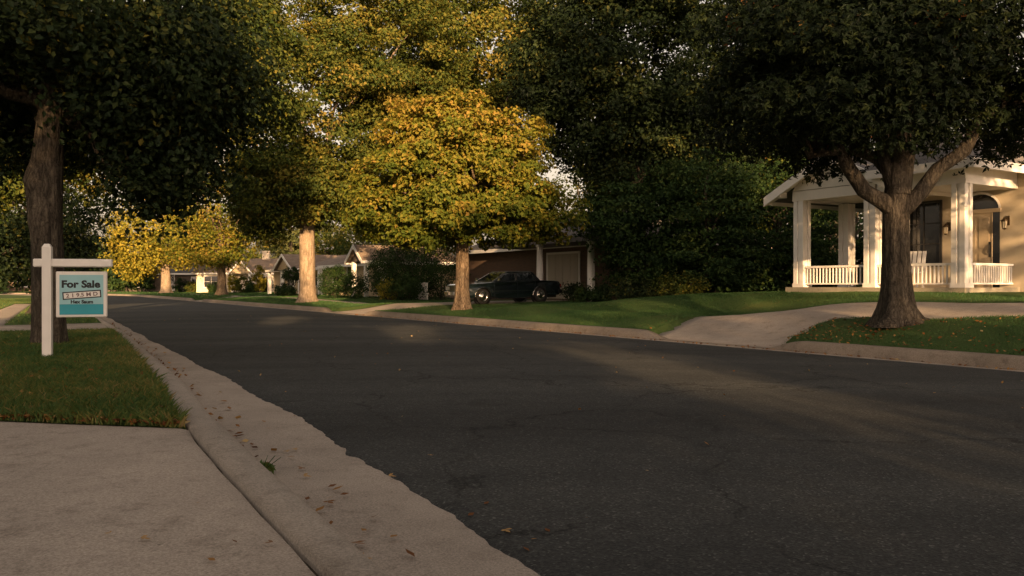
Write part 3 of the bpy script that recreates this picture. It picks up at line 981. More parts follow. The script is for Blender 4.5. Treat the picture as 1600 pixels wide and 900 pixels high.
# pavilion roof with deep rake overhang
pr = MB()
EO = 0.80
ez = gz + .45 - (EO) * slope + 0.10
hip_roof(pr, xm - (GX1 - GX0) / 2 - EO, xm + (GX1 - GX0) / 2 + EO, -8.0, 0.44, ez, ((GX1 - GX0) / 2 + EO) * slope, 'y', True, 0.10)
rf1 = build_uv(pr, "roof", M['shingle_grey'], h1)
rk = MB()
hwid = (GX1 - GX0) / 2 + EO
for sx in (-1, 1):
    # rake boards along the front edge
    a = (xm + sx * (hwid + .02), ez - .24, ez + .02); bt = (xm, ez + hwid * slope - .24, ez + hwid * slope + .02)
    vs = [(a[0], .48, a[1]), (a[0], .48, a[2]), (bt[0], .48, bt[2]), (bt[0], .48, bt[1]), (a[0], .42, a[1]), (a[0], .42, a[2]), (bt[0], .42, bt[2]), (bt[0], .42, bt[1])]
    rk.add(vs, [(0, 1, 2, 3), (7, 6, 5, 4), (0, 4, 5, 1), (1, 5, 6, 2), (2, 6, 7, 3), (3, 7, 4, 0)])
    # soffit
    vs = [(xm + sx * hwid, .42, ez - .13), (xm, .42, ez + hwid * slope - .13), (xm, .12, ez + hwid * slope - .13), (xm + sx * hwid, .12, ez - .13)]
    rk.add(vs, [(0, 1, 2, 3)])
    rk.box(min(xm + sx * (hwid - .02), xm + sx * (hwid + .04)), max(xm + sx * (hwid - .02), xm + sx * (hwid + .04)), -8, .418, ez - .20, ez + .0)
    rk.box(min(xm + sx * (hwid - .55), xm + sx * (hwid - .25)), max(xm + sx * (hwid - .55), xm + sx * (hwid - .25)), .12, .42, ez - .02, ez + .16)
rk.build("rake_board", M['white'], h1)
# main roof: hip with deep eaves; fascia
mr = MB()
hip_roof(mr, -7.8, 3.3, -10, WY + .02, 3.05, 2.2, 'x')
vs = [(-0.62, -6.0, 3.10), (-0.62, 0.60, 3.10), (2.6, 0.60, 3.10), (2.6, -6.0, 3.10), (1.0, -1.0, 4.15), (1.0, -6.0, 4.15)]
mr.add(vs, [(0, 1, 4, 5), (1, 2, 4), (2, 3, 5, 4)])
build_uv(mr, "roof", M['shingle_grey'], h1)
fa = MB()
fa.box(-0.66, -0.60, WY - .4, 0.66, 2.88, 3.10); fa.box(-.60, 2.2, 0.60, 0.66, 2.881, 3.10)
fa.box(-.60, 2.2, .17, .60, 3.03, 3.06); fa.box(-.60, -.17, WY, .17, 3.031, 3.061)
fa.box(-7.8, -.66, WY + .0, WY + .45, 2.88, 3.06)
fa.build("fascia", M['white'], h1)
# railings: rails carry every baluster
def railing(x0, y0, x1, y1):
    L = math.hypot(x1 - x0, y1 - y0)
    ang = math.atan2(y1 - y0, x1 - x0)
    mb = MB(); mb.box(0, L, -.035, .035, .60, .66); mb.box(0, L, -.025, .025, .13, .17)
    o = mb.build("railing", M['white'], h1)
    o.location = (x0, y0, 0); o.rotation_euler = (0, 0, ang)
    n = int(L / 0.105)
    for i in range(n):
        b_ = link("baluster", BAL, None, o); b_.location = ((i + .5) * L / n, 0, 0)
    return o
BAL = MB().box(-.016, .016, -.016, .016, .171, .599).mesh("baluster"); BAL.materials.append(M['white'])
railing(2.60, .06, 4.57, .06); railing(0.17, .06, 2.24, .06); railing(-0.06, WY + .02, -0.06, -.18)
# front door in an arched recess
DX = .82                                  # centre of the doorway
dr = MB(); dr.box(DX - .37, DX + .37, WY + .004, WY + .05, .05, 2.02)
door = dr.build("door", M['door_tan'], h1)
dp = MB()
for (x0, x1, z0, z1) in ((-.31, -.04, .25, .95), (.04, .31, .25, .95), (-.31, -.04, 1.08, 1.9), (.04, .31, 1.08, 1.9)): dp.box(DX + x0, DX + x1, WY + .05, WY + .062, z0, z1)
dp.build("panel", M['door_tan'], door)
hd = MB(); hd.tube([(DX - .33, WY + .09, .92), (DX - .33, WY + .11, 1.0), (DX - .33, WY + .09, 1.18)], .014, 6); hd.box(DX - .355, DX - .305, WY + .05, WY + .07, .85, 1.25); hd.build("handle", M['black'], door)
MB().box(DX - .56, DX - .39, WY + .004, WY + .03, .05, 2.02).build("side_light", M['glass'], h1)
tf = MB()
tf.box(DX - .60, DX + .50, WY + .004, WY + .07, 2.02, 2.12); tf.box(DX + .372, DX + .46, WY + .004, WY + .068, .05, 2.02); tf.box(DX - .388, DX - .372, WY + .004, WY + .06, .05, 2.02)
tf.build("door_frame", M['door_tan'], h1)
AC = DX - .05
arc = [(AC + .50 * math.cos(a), WY + .02, 2.12 + .40 * math.sin(a)) for a in np.linspace(0, math.pi, 18)]
ar = MB(); ar.add(arc, [tuple(range(17, -1, -1))])
ao = ar.build("fan_light", M['glass'], h1)
at_ = MB()
for i in range(17):
    a0, a1 = np.linspace(0, math.pi, 18)[i:i + 2]
    q = lambda r, a, y: (AC + (.50 + r) * math.cos(a), y, 2.12 + (.40 + r) * math.sin(a))
    at_.add([q(0, a0, WY + .05), q(.06, a0, WY + .05), q(.06, a1, WY + .05), q(0, a1, WY + .05), q(0, a0, WY + .01), q(0, a1, WY + .01)], [(0, 1, 2, 3), (0, 3, 5, 4)])
at_.build("trim", M['white'], ao)
window(h1, 2.35, 1.55, .95, 1.72, WY, M['black'], 1, (2, 3), False)
# wall lanterns on brackets
def lantern(x, z):
    o = MB(); y = WY
    o.box(x - .05, x + .05, y, y + .025, z - .12, z + .12); o.tube([(x, y + .02, z + .02), (x, y + .10, z + .09), (x, y + .17, z + .05)], .012, 6)
    o.lathe([(.02, .015), (.0, .03), (-.06, .085), (-.075, .085)], (x, y + .17, z + .05), 'z', 8)
    for k in range(4):
        a = math.pi / 4 + k * math.pi / 2
        o.tube([(x + .07 * math.cos(a), y + .17 + .07 * math.sin(a), z - .03), (x + .05 * math.cos(a), y + .17 + .05 * math.sin(a), z - .20)], .008, 4)
    o.lathe([(-.20, .055), (-.22, .05), (-.24, .01)], (x, y + .17, z), 'z', 8)
    l_ = o.build("wall_lantern", M['bronze'], h1)
    g = MB(); g.lathe([(-.03, .06), (-.195, .045)], (x, y + .17, z), 'z', 8); g.build("lamp_glass", M['lampglass'], l_)
lantern(1.62, 1.72); lantern(.06, 1.78)

# chair on the porch
px_, py_ = [float(v) for v in RP(11.65 + 1.75, 20.0 + .75)]
ch = empty("porch_chair", (px_, py_, HZ1 + .05), ANG + 0.25, "white slatted porch chair behind the railing under the dark window", "chair")
mb = MB(); mb.box(-.28, .28, -.25, .25, .38, .42); mb.build("seat", M['white'], ch)
for k in range(5):
    x = -.24 + k * .12
    mb = MB(); mb.add([(x - .045, -.25, .40), (x + .045, -.25, .40), (x + .045, -.42, .98), (x - .045, -.42, .98), (x - .045, -.28, .40), (x + .045, -.28, .40), (x + .045, -.45, .98), (x - .045, -.45, .98)], [(0, 1, 2, 3), (7, 6, 5, 4), (0, 4, 5, 1), (1, 5, 6, 2), (2, 6, 7, 3), (3, 7, 4, 0)])
    mb.build("slat", M['white'], ch)
for sx in (-.26, .26):
    for sy in (-.23, .23):
        MB().box(sx - .025, sx + .025, sy - .025, sy + .025, 0, .38 if sy < 0 else .62).build("leg", M['white'], ch)
    MB().box(sx - .05, sx + .05, -.28, .28, .62, .65).build("armrest", M['white'], ch)

def simple_house(name, s, t, L, Dp, z_eave, rise, wall_m, roof_m, label, gable=False, over=.45, rot=None, wins=(), door=None, zb=None, chimney=None, trim=None, xy=None):
    x, y = xy if xy else [float(v) for v in RP(s, t)]
    z = (HZ(x, y) if zb is None else zb)
    h = empty(name, (x, y, z), ANG if rot is None else rot, label, "house")
    w = MB(); w.box(0, L, -Dp, 0, -.5, z_eave)
    if gable: w.add([(0, -Dp, z_eave), (0, 0, z_eave), (0, -Dp / 2, z_eave + rise * Dp / (Dp + 2 * over)), (L, -Dp, z_eave), (L, 0, z_eave), (L, -Dp / 2, z_eave + rise * Dp / (Dp + 2 * over))], [(0, 1, 2), (3, 5, 4)])
    build_uv(w, "wall", wall_m, h)
    r = MB(); hip_roof(r, -over, L + over, -Dp - over, over, z_eave - .04, rise, 'x', gable)
    ro = build_uv(r, "roof", roof_m, h)
    f = MB(); e = over
    f.box(-e - .03, L + e + .03, e, e + .04, z_eave - .20, z_eave - .02); f.box(-e - .03, -e, -Dp - e, e, z_eave - .20, z_eave - .021); f.box(L + e, L + e + .03, -Dp - e, e, z_eave - .20, z_eave - .021)
    f.box(-e, L + e, 0.003, e, z_eave - .10, z_eave - .06)
    f.build("fascia", trim or M['white'], h)
    for (cx_, cz_, ww, hh) in wins: window(h, cx_, cz_, ww, hh, 0.0, trim or M['white'], 1, (2, 2))
    if door:
        d = MB(); d.box(door - .45, door + .45, .003, .05, 0, 2.05); do = d.build("door", M['door_tan'], h)
        k = MB(); k.lathe([(0, .03), (.05, .03)], (door + .36, .05, 1.0), 'y', 6); k.build("handle", M['bronze'], do)
    if chimney:
        c = MB(); c.box(chimney - .4, chimney + .4, -Dp / 2 - .3, -Dp / 2 + .3, z_eave, z_eave + rise + .7); c.box(chimney - .46, chimney + .46, -Dp / 2 - .36, -Dp / 2 + .36, z_eave + rise + .7, z_eave + rise + .82)
        c.build("chimney", M['cream_wall'], ro)
    return h

def porch_gable(h, x0, x1, y0, y1, z_eave, rise, roof_m, wall_m, cols=True, zc=None):
    """small street-facing gable with posts"""
    xm_ = (x0 + x1) / 2
    r = MB(); hip_roof(r, x0 - .25, x1 + .25, y0, y1 + .3, z_eave, rise, 'y', True, .12)
    build_uv(r, "roof", roof_m, h)
    g = MB(); g.add([(x0 - .1, y1, z_eave - .02), (x1 + .1, y1, z_eave - .02), (xm_, y1, z_eave + rise * .86)], [(0, 1, 2)]); g.add([(x0 - .1, y1 - .1, z_eave - .02), (x1 + .1, y1 - .1, z_eave - .02), (xm_, y1 - .1, z_eave + rise * .86)], [(2, 1, 0)])
    g.build("gable", wall_m, h)
    k = MB(); hw_ = (x1 - x0) / 2 + .25
    for sx in (-1, 1):
        a = xm_ + sx * (hw_ + .02)
        vs = [(a, y1 + .34, z_eave - .20), (a, y1 + .34, z_eave + .02), (xm_, y1 + .34, z_eave + rise + .02), (xm_, y1 + .34, z_eave + rise - .2), (a, y1 + .29, z_eave - .20), (a, y1 + .29, z_eave + .02), (xm_, y1 + .29, z_eave + rise + .02), (xm_, y1 + .29, z_eave + rise - .2)]
        k.add(vs, [(0, 1, 2, 3), (7, 6, 5, 4), (0, 4, 5, 1), (1, 5, 6, 2), (2, 6, 7, 3), (3, 7, 4, 0)])
        lo_, hi_ = sorted((a - sx * .05, a)); k.box(lo_, hi_, y0, y1 + .288, z_eave - .18, z_eave)
    k.build("rake_board", M['white'], h)
    if cols:
        for cx_ in (x0 + .12, x1 - .12):
            MB().box(cx_ - .12, cx_ + .12, y1 - .26, y1 - .02, -.4, z_eave - .03).build("column", M['white'], h)

# --- garage house behind the dark car
h2 = simple_house("garage_house", 27.2, 22.6, 14.5, 8, 2.55, 1.9, M['brown_wall'], M['shingle_grey'],
                  "low brown brick house with pale garage door and white columns behind the dark car", over=.6)
gd = MB(); gd.box(3.65, 6.15, .003, .03, 0, 2.1); gdo = gd.build("garage_door", M['grey_door'], h2)
for i in range(4):
    for j in range(4):
        MB().box(3.70 + j * .61, 4.26 + j * .61, .03, .045, .06 + i * .51, .52 + i * .51).build("panel", M['grey_door'], gdo)
gf = MB(); gf.box(3.53, 3.648, .003, .06, 0, 2.2); gf.box(6.152, 6.27, .003, .06, 0, 2.2); gf.box(3.648, 6.152, .003, .058, 2.102, 2.2); gf.build("door_frame", M['white'], h2)
pr = MB(); pr.box(-.9, 7.6, .30, 2.75, 2.40, 2.62); pr.add([(-.95, 2.8, 2.64), (7.65, 2.8, 2.64), (7.65, -.3, 3.35), (-.95, -.3, 3.35)], [(0, 1, 2, 3)]); build_uv(pr, "porch_roof", M['shingle_grey'], h2)
for cx_ in (-.55, 3.15): MB().lathe([(-.4, .19), (.06, .19), (.08, .15), (1.2, .155), (2.28, .125), (2.30, .18), (2.40, .18)], (cx_, 2.5, 0), 'z', 14).build("column", M['white'], h2)

# --- pale house with the little entrance gable
h3 = simple_house("gabled_house", 46.0, 20.3, 13.0, 8, 2.15, 1.25, M['tan_wall'], M['shingle_brown'],
                  "tan house with brown roof and small pointed entrance gable beyond the thick pale trunk", wins=((7.6, 1.35, 1.8, 1.2), (10.6, 1.35, 1.5, 1.2)))
porch_gable(h3, 1.3, 3.6, -3.0, 1.6, 2.2, 1.0, M['shingle_brown'], M['brown_wall'])
d = MB(); d.box(1.75, 3.15, .003, .05, -.1, 2.1); do = d.build("door", M['white'], h3)
for i in range(5): MB().box(1.79 + i * .27, 2.03 + i * .27, .05, .062, 0, 2.05).build("panel", M['white'], do)

# --- beige hip-roofed house further on
h4 = simple_house("hip_roof_house", 61.5, 21.0, 13.5, 8, 2.1, 1.25, M['tan_wall'], M['shingle_brown'],
                  "beige hip-roofed house with white corner columns just left of the thick pale trunk", wins=((2.2, 1.3, 1.6, 1.2), (8.2, 1.3, 1.8, 1.2)), over=.6)
for cx_ in (-.35, 4.6, 9.6, 13.6): MB().box(cx_ - .14, cx_ + .14, .25, .53, -.4, 1.9).build("column", M['white'], h4)
porch_gable(h4, 4.6, 9.4, -3.5, .9, 2.05, 1.25, M['shingle_brown'], M['tan_wall'], False)

# --- sunlit house at the bend
def frame_house(px, d, rz):
    return ((px - 800) / 1300 * d, d), rz
xy5, _ = frame_house(437, 93, 0)
h5 = simple_house("bend_house", 0, 0, 9.0, 8, 2.2, 1.75, M['cream_wall'], M['shingle_brown'], "sunlit cream house with long brown roof and pointed white-edged gable at the bend", gable=True,
                  rot=R(180 + 6), xy=xy5, wins=((1.5, 1.2, 1.3, 1.2), (7.4, 1.2, 1.5, 1.2)), door=5.7, chimney=2.2, zb=.3)
porch_gable(h5, 2.9, 5.0, -3.0, 1.4, 2.1, 1.5, M['shingle_brown'], M['tan_wall'])
xy6, _ = frame_house(338, 104, 0)
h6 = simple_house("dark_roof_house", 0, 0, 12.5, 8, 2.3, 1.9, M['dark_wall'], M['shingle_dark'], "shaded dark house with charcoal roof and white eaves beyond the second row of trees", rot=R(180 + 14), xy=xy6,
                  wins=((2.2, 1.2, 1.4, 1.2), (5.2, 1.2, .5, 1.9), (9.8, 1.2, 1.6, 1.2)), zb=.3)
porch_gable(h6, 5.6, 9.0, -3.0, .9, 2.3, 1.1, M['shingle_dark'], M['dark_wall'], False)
xy7, _ = frame_house(62, 112, 0)
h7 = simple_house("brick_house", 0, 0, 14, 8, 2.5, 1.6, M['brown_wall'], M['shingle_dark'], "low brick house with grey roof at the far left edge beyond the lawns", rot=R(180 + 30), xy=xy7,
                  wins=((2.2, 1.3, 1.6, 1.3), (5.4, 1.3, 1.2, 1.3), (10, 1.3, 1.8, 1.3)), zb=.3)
# small white garden wall panel among the shrubs
gx, gy = -5.05, 46.5
gw = empty("garden_fence", (gx, gy, HZ(gx, gy)), ANG, "short white board fence half hidden under the dark shrubs left of the car", "fence")
for i in range(6): MB().box(-.75 + i * .25, -.52 + i * .25, -.02, .02, 0, .95 + .03 * (i % 2)).build("board", M['white'], gw)
MB().box(-.78, .78, -.06, -.022, .3, .38).build("rail", M['white'], gw)

# ------------------------------------------------------------------ the car
car_front = np.array([-2.63, 32.6])
cpos = car_front + NN * 2.72
cz = HZ(cpos[0], cpos[1])
z_f = HZ(*(car_front + NN * .9)); z_r = HZ(*(car_front + NN * 4.0))
car = empty("parked_car", (float(cpos[0]), float(cpos[1]), (z_f + z_r) / 2 - .005), 0, "old dark teal four-door sedan with chrome bumpers parked on the driveway behind the tree trunk", "car")
car.rotation_euler = (0, 0, math.atan2(-NN[1], -NN[0]))   # local +x = nose, towards the street
car.rotation_mode = 'XYZ'
pitch = math.atan2(z_f - z_r, 3.1)
car.scale = (.90, .95, .95)
car.rotation_euler = (0, -pitch, math.atan2(-NN[1], -NN[0]))
WF, WR, WRAD = 1.62, -1.36, 0.325
def side_outline():
    p = []
    p += [(2.50, .30), (2.52, .45), (2.52, .72), (2.46, .80), (2.30, .845), (1.6, .885), (.78, .925), (0.4, .935), (-1.0, .945), (-1.55, .95), (-2.2, .925), (-2.44, .90), (-2.52, .80), (-2.53, .50), (-2.46, .32)]
    def arch(cx_, r): return [(cx_ + r * math.cos(a), .30 + r * math.sin(a) * 1.02) for a in np.linspace(math.pi, 0, 11)]
    p += [(-2.1, .27)] + arch(WR, .40) + [(-.6, .22), (.8, .22)] + arch(WF, .40) + [(2.2, .27)]
    return p
ol = side_outline()
n_ = len(ol)
cxm = sum(p[0] for p in ol) / n_
body = MB()
rows = []
for (y, ins, top) in ((-.90, .035, .02), (-.885, .008, .006), (-.80, 0, 0), (.80, 0, 0), (.885, .008, .006), (.90, .035, .02)):
    ring = []
    for (x, z) in ol:
        nx = x * (1 - ins / 2.5) ; nz = z - top if z > .6 else z + ins * .3
        # plan taper at nose and tail
        tap = 1 - .075 * max(0, (abs(x) - 1.7) / .8) ** 2
        # sides bulge at the waist
        yy = y * tap * (1 - .045 * max(0, (z - .62)) / .3 * (abs(y) > .85)) * (1 - .05 * max(0, .42 - z) / .2 * (abs(y) > .85))
        ring.append((nx, yy, nz))
    rows.append(ring)
vs = sum(rows, [])
fs = []
for r_ in range(5):
    for i in range(n_):
        j = (i + 1) % n_
        fs.append((r_ * n_ + i, r_ * n_ + j, (r_ + 1) * n_ + j, (r_ + 1) * n_ + i))
fs.append(tuple(range(n_))[::-1]); fs.append(tuple(5 * n_ + i for i in range(n_)))
body.add(vs, [f[::-1] for f in fs])
bo = body.build("body", M['paint_teal'], car)
bo.data.polygons.foreach_set("use_smooth", [False] * len(bo.data.polygons))
bv = bo.modifiers.new("soften", 'BEVEL'); bv.width = .012; bv.segments = 2; bv.limit_method = 'ANGLE'; bv.angle_limit = R(35)
MB().box(-2.35, 2.35, -.70, .70, .20, .62).build("underbody", M['dark_trim'], car)
# greenhouse: belt and roof outlines
def gh(z):           # half-width, front x, rear x at height z
    u = (z - .925) / (1.365 - .925)
    return .80 - .16 * u, 1.08 - .86 * u, -1.46 + .40 * u
rfz = 1.355
cab = MB()
lv = []
for z, ex in ((.915, .0), (1.30, .0), (rfz, -.05)):
    w, xf, xr = gh(min(z, 1.30)); w += ex; xf += ex * 2.2; xr -= ex * 2.2
    lv.append([(xf, -w, z), (xf, w, z), (xr, w, z), (xr, -w, z)])
vs = sum(lv, [])
fs = [(8, 9, 10, 11)]
for k in range(2):
    for i in range(4):
        j = (i + 1) % 4
        fs.append((k * 4 + i, k * 4 + j, k * 4 + 4 + j, k * 4 + 4 + i))
cab.add(vs, fs)
co_ = cab.build("roof", M['paint_teal'], car)
bv = co_.modifiers.new("soften", 'BEVEL'); bv.width = .035; bv.segments = 3; bv.limit_method = 'ANGLE'; bv.angle_limit = R(20)
def on_side(x, z, sy, out=.006):
    w, _, _ = gh(z); return (x, sy * (w + out), z)
def glass_side(x0b, x1b, x0t, x1t, sy, zb_=.955, zt_=1.275):
    q = [on_side(x0b, zb_, sy), on_side(x1b, zb_, sy), on_side(x1t, zt_, sy), on_side(x0t, zt_, sy)]
    i_ = [(a, b - sy * .004, c) for a, b, c in q]
    g = MB().add(q + i_, [(0, 1, 2, 3), (3, 2, 1, 0)][:1] if sy < 0 else [(3, 2, 1, 0)])
    o = g.build("window", M['car_glass'], car)
    f = MB()
    for a, b in zip(q, q[1:] + q[:1]): f.tube([Vector(a) + Vector((0, sy * .002, 0)), Vector(b) + Vector((0, sy * .002, 0))], .009, 5)
    f.build("trim", M['chrome'], o)
for sy in (-1, 1):
    glass_side(-.10, .88, -.10, .34, sy)
    glass_side(-1.16, -.18, -.98, -.18, sy)
def glass_end(front):
    z0, z1 = .95, 1.285
    w0, f0, r0 = gh(z0); w1, f1, r1 = gh(z1)
    x0, x1 = (f0 + .008, f1 + .008) if front else (r0 - .008, r1 - .008)
    q = [(x0, -w0 + .06, z0), (x0, w0 - .06, z0), (x1, w1 - .05, z1), (x1, -w1 + .05, z1)]
    g = MB().add(q, [(0, 1, 2, 3)] if front else [(3, 2, 1, 0)])
    o = g.build("windscreen" if front else "rear_window", M['car_glass'], car)
    f = MB()
    for a, b in zip(q, q[1:] + q[:1]): f.tube([a, b], .011, 5)
    f.build("trim", M['chrome'], o)
glass_end(True); glass_end(False)
for sy in (-1, 1):
    for wx in (WF, WR):
        y0 = sy * .80
        t_ = MB(); t_.lathe([(-.10, .20), (-.10, .29), (-.075, WRAD), (.075, WRAD), (.10, .29), (.10, .20)], (wx, y0, WRAD), 'y', 26)
        w_ = t_.build("wheel", M['rubber'], car)
        r_ = MB(); o_ = sy * .085
        prof = [(0, .215), (.022, .205), (.012, .17), (.0, .155), (.02, .12), (.035, .06), (.038, .0)]
        r_.lathe([(o_ + sy * h_, rr_) for h_, rr_ in prof], (wx, y0, WRAD), 'y', 24); r_.build("hubcap", M['chrome'], w_)
        lip = MB(); pts = [(wx + .405 * math.cos(a), sy * .893, .30 + .412 * math.sin(a)) for a in np.linspace(math.pi * .98, math.pi * .02, 16)]
        lip.tube(pts, .011, 5); lip.build("arch_trim", M['chrome'], car)
        well = MB(); well.lathe([(-.10, .39), (.10, .39)], (wx, sy * .76, .31), 'y', 20); well.build("wheel_arch", M['dark_trim'], car)
    # door seams, handles, side moulding
    for nm, x0, z0, x1, z1 in (("door_seam", 1.06, .30, 1.06, .90), ("door_seam", -.14, .28, -.14, .925), ("door_seam", -.98, .60, -1.10, .93)):
        MB().tube([(x0, sy * .898, z0), (x0 * .5 + x1 * .5, sy * .901, .60), (x1, sy * .882, z1)], .006, 4).build(nm, M['dark_trim'], car)
    for x in (.06, -.84): MB().box(x - .10, x + .10, min(sy * .885, sy * .915), max(sy * .885, sy * .915), .80, .825).build("handle", M['chrome'], car)
    MB().box(-1.95 + .99, 1.18, min(sy * .895, sy * .912), max(sy * .895, sy * .912), .52, .55).build("side_moulding", M['chrome'], car)
    mm = MB(); mm.tube([(.86, sy * .80, .97), (.84, sy * .90, 1.0)], .015, 6); mm.box(.78, .88, min(sy * .88, sy * 1.03), max(sy * .88, sy * 1.03), .97, 1.09); mm.build("mirror", M['chrome'], car)
# bumpers, grille, lamps
for sx, nm in ((1, "bumper"), (-1, "bumper")):
    b_ = MB(); pts = [(sx * 2.36, -.90, .46), (sx * 2.58, -.80, .46), (sx * 2.63, 0, .46), (sx * 2.58, .80, .46), (sx * 2.36, .90, .46)]
    for dz in (-.05, 0, .05): b_.tube([(a, b, c + dz) for a, b, c in pts], .036, 8)
    for yy in (-.45, .45): b_.box(sx * 2.62 - .035, sx * 2.62 + .035, yy - .03, yy + .03, .34, .56)
    b_.build(nm, M['chrome'] if sx > 0 else M['dark_trim'], car)
gr = MB()
gr.box(2.50, 2.545, -.42, .42, .55, .78)
go_ = gr.build("grille", M['dark_trim'], car)
for i in range(13): MB().box(2.545, 2.56, -.41 + i * .0665, -.385 + i * .0665, .56, .77).build("bar", M['chrome'], go_)
gs = MB()
for (a, b, c, d_) in ((-.45, .45, .78, .81), (-.45, .45, .53, .55)): gs.box(2.49, 2.565, a, b, c, d_)
gs.build("surround", M['chrome'], go_)
for sy in (-1, 1):
    for yy in (.55, .71):
        hl_ = MB().box(2.49, 2.545, min(sy * (yy - .07), sy * (yy + .07)), max(sy * (yy - .07), sy * (yy + .07)), .60, .745).build("headlight", M['lens_clear'], car)
    MB().box(2.40, 2.54, min(sy * .79, sy * .87), max(sy * .79, sy * .87), .60, .74).build("turn_signal", M['bronze'], car)
    MB().box(-2.545, -2.49, min(sy * .40, sy * .83), max(sy * .40, sy * .83), .62, .78).build("tail_light", M['lens_red'], car)

# ------------------------------------------------------------------ the sign
sx_, sy_ = (74 - 800) / 1300 * 11.2, 11.2
sg = empty("for_sale_sign", (sx_, sy_, 0.135), R(17), "white wooden post holding a square teal and pale blue sign reading For Sale", "sign")
po = MB(); po.box(-.055, .055, -.055, .055, -.2, 1.52, 0.0)
po.add([(-.055, -.055, 1.52), (.055, -.055, 1.52), (.055, .055, 1.52), (-.055, .055, 1.52), (-.03, -.03, 1.565), (.03, -.03, 1.565), (.03, .03, 1.565), (-.03, .03, 1.565)], [(0, 1, 5, 4), (1, 2, 6, 5), (2, 3, 7, 6), (3, 0, 4, 7), (4, 5, 6, 7)])
po.build("post", M['sign_white'], sg)
arm = MB(); arm.box(-.165, .80, -.045, .045, 1.255, 1.365, .014); arm.build("arm", M['sign_white'], sg)
pn = MB(); pn.box(.105, .735, -.022, .022, .575, 1.195, .010)
panel = pn.build("sign_panel", M['sign_white'], sg)
pf = MB(); pf.box(.150, .690, -.0245, -.0225, .755, 1.150); pf.build("pale_field", M['sign_pale'], panel)
pt = MB(); pt.box(.150, .690, -.0246, -.0226, .610, .753); pt.build("teal_band", M['sign_teal'], panel)
pf = MB(); pf.box(.150, .690, .0225, .0245, .610, 1.150); pf.build("pale_field", M['sign_pale'], panel)
for hx_ in (.20, .64):
    hk = MB(); hk.tube([(hx_, 0, 1.18), (hx_, 0, 1.262)], .005, 5); hk.lathe([(0, .012), (-.004, .012)], (hx_, -.022, 1.17), 'y', 8); hk.build("hook", M['black'], sg)
def lettering(txt, w, h, cx_, cz_, mat, parent, tilt=0.0, y=-.0265, weight=.0, name="lettering"):
    c = bpy.data.curves.new(name, 'FONT'); c.body = txt; c.align_x = 'CENTER'; c.align_y = 'CENTER'; c.extrude = .0; c.offset = weight; c.resolution_u = 3
    o = bpy.data.objects.new(name, c); COL.objects.link(o)
    dg = bpy.context.evaluated_depsgraph_get(); dg.update()
    me = bpy.data.meshes.new_from_object(o.evaluated_get(dg)); me.name = name
    bpy.data.objects.remove(o); bpy.data.curves.remove(c)
    P = np.array([v.co[:] for v in me.vertices]); lo, hi = P.min(0), P.max(0)
    sx__, sz__ = w / (hi[0] - lo[0]), h / (hi[1] - lo[1])
    for v in me.vertices:
        a = (v.co.x - (lo[0] + hi[0]) / 2) * sx__; b = (v.co.y - (lo[1] + hi[1]) / 2) * sz__
        v.co = (cx_ + a * math.cos(tilt) - b * math.sin(tilt), y, cz_ + a * math.sin(tilt) + b * math.cos(tilt))
    me.materials.clear(); me.materials.append(mat)
    return link(name, me, None, parent)
lettering("For Sale", .475, .105, .415, 1.025, M['ink'], panel, 0, weight=.045)
tl = R(4.2)
st_ = MB()
def rot_box(mb, cx_, cz_, w, h, y0, y1):
    vs = [(cx_ + a * math.cos(tl) - b * math.sin(tl), y, cz_ + a * math.sin(tl) + b * math.cos(tl)) for y in (y0, y1) for a, b in ((-w / 2, -h / 2), (w / 2, -h / 2), (w / 2, h / 2), (-w / 2, h / 2))]
    mb.add(vs, [(0, 1, 2, 3), (7, 6, 5, 4), (0, 4, 5, 1), (1, 5, 6, 2), (2, 6, 7, 3), (3, 7, 4, 0)])
rot_box(st_, .425, .880, .475, .104, -.0270, -.0250); so_ = st_.build("strip_border", M['ink'], panel)
s2 = MB(); rot_box(s2, .425, .880, .445, .074, -.0282, -.0272); s2.build("price_strip", M['sign_white'], panel)
lettering("2 1 9.5 M D", .39, .055, .425, .880, M['ink_faded'], panel, tl, -.0290, .03)
lettering("Hex Saum", .275, .052, .425, .785, M['ink'], panel, 0, weight=.05)

# ------------------------------------------------------------------ trees
G_ST = "mature street trees along the kerbs"
# right-hand big dark maple
x, y = un(1402, 517, 15.0)[:2]
limbs_R = [((-.02, 0, 2.05), (-2.5, -.2, 3.9), .13, .03), ((-.05, 0, 2.5), (-1.2, .3, 6.6), .12, .04), ((0.0, 0, 2.4), (.15, .2, 8.6), .18, .05), ((.05, 0, 2.05), (3.3, -.3, 4.9), .115, .035),
           ((.1, 0, 2.7), (1.5, 1.6, 6.6), .10, .03), ((-.1, 0, 2.7), (-2.0, 2.0, 5.2), .09, .03), ((0, 0, 2.8), (-.5, -2.2, 5.8), .09, .03), ((-1.4, -.1, 3.1), (-2.6, .8, 5.2), .06, .02), ((1.8, -.1, 3.7), (2.6, .9, 6.2), .07, .02)]
def keep_R(c):
    # the space round the fork and in front of the porch stays open
    r = np.hypot(c[:, 0], c[:, 1])
    floor = np.where(c[:, 0] < -1.0, 3.05, 2.75 + .12 * np.clip(1.2 - np.abs(c[:, 0] + .3), 0, 1) + .22 * np.clip(c[:, 0] - .5, 0, 1.5))
    return (c[:, 2] > floor + .25) & ~((r < .55) & (c[:, 2] < 3.4)) & (c[:, 0] > -3.1)
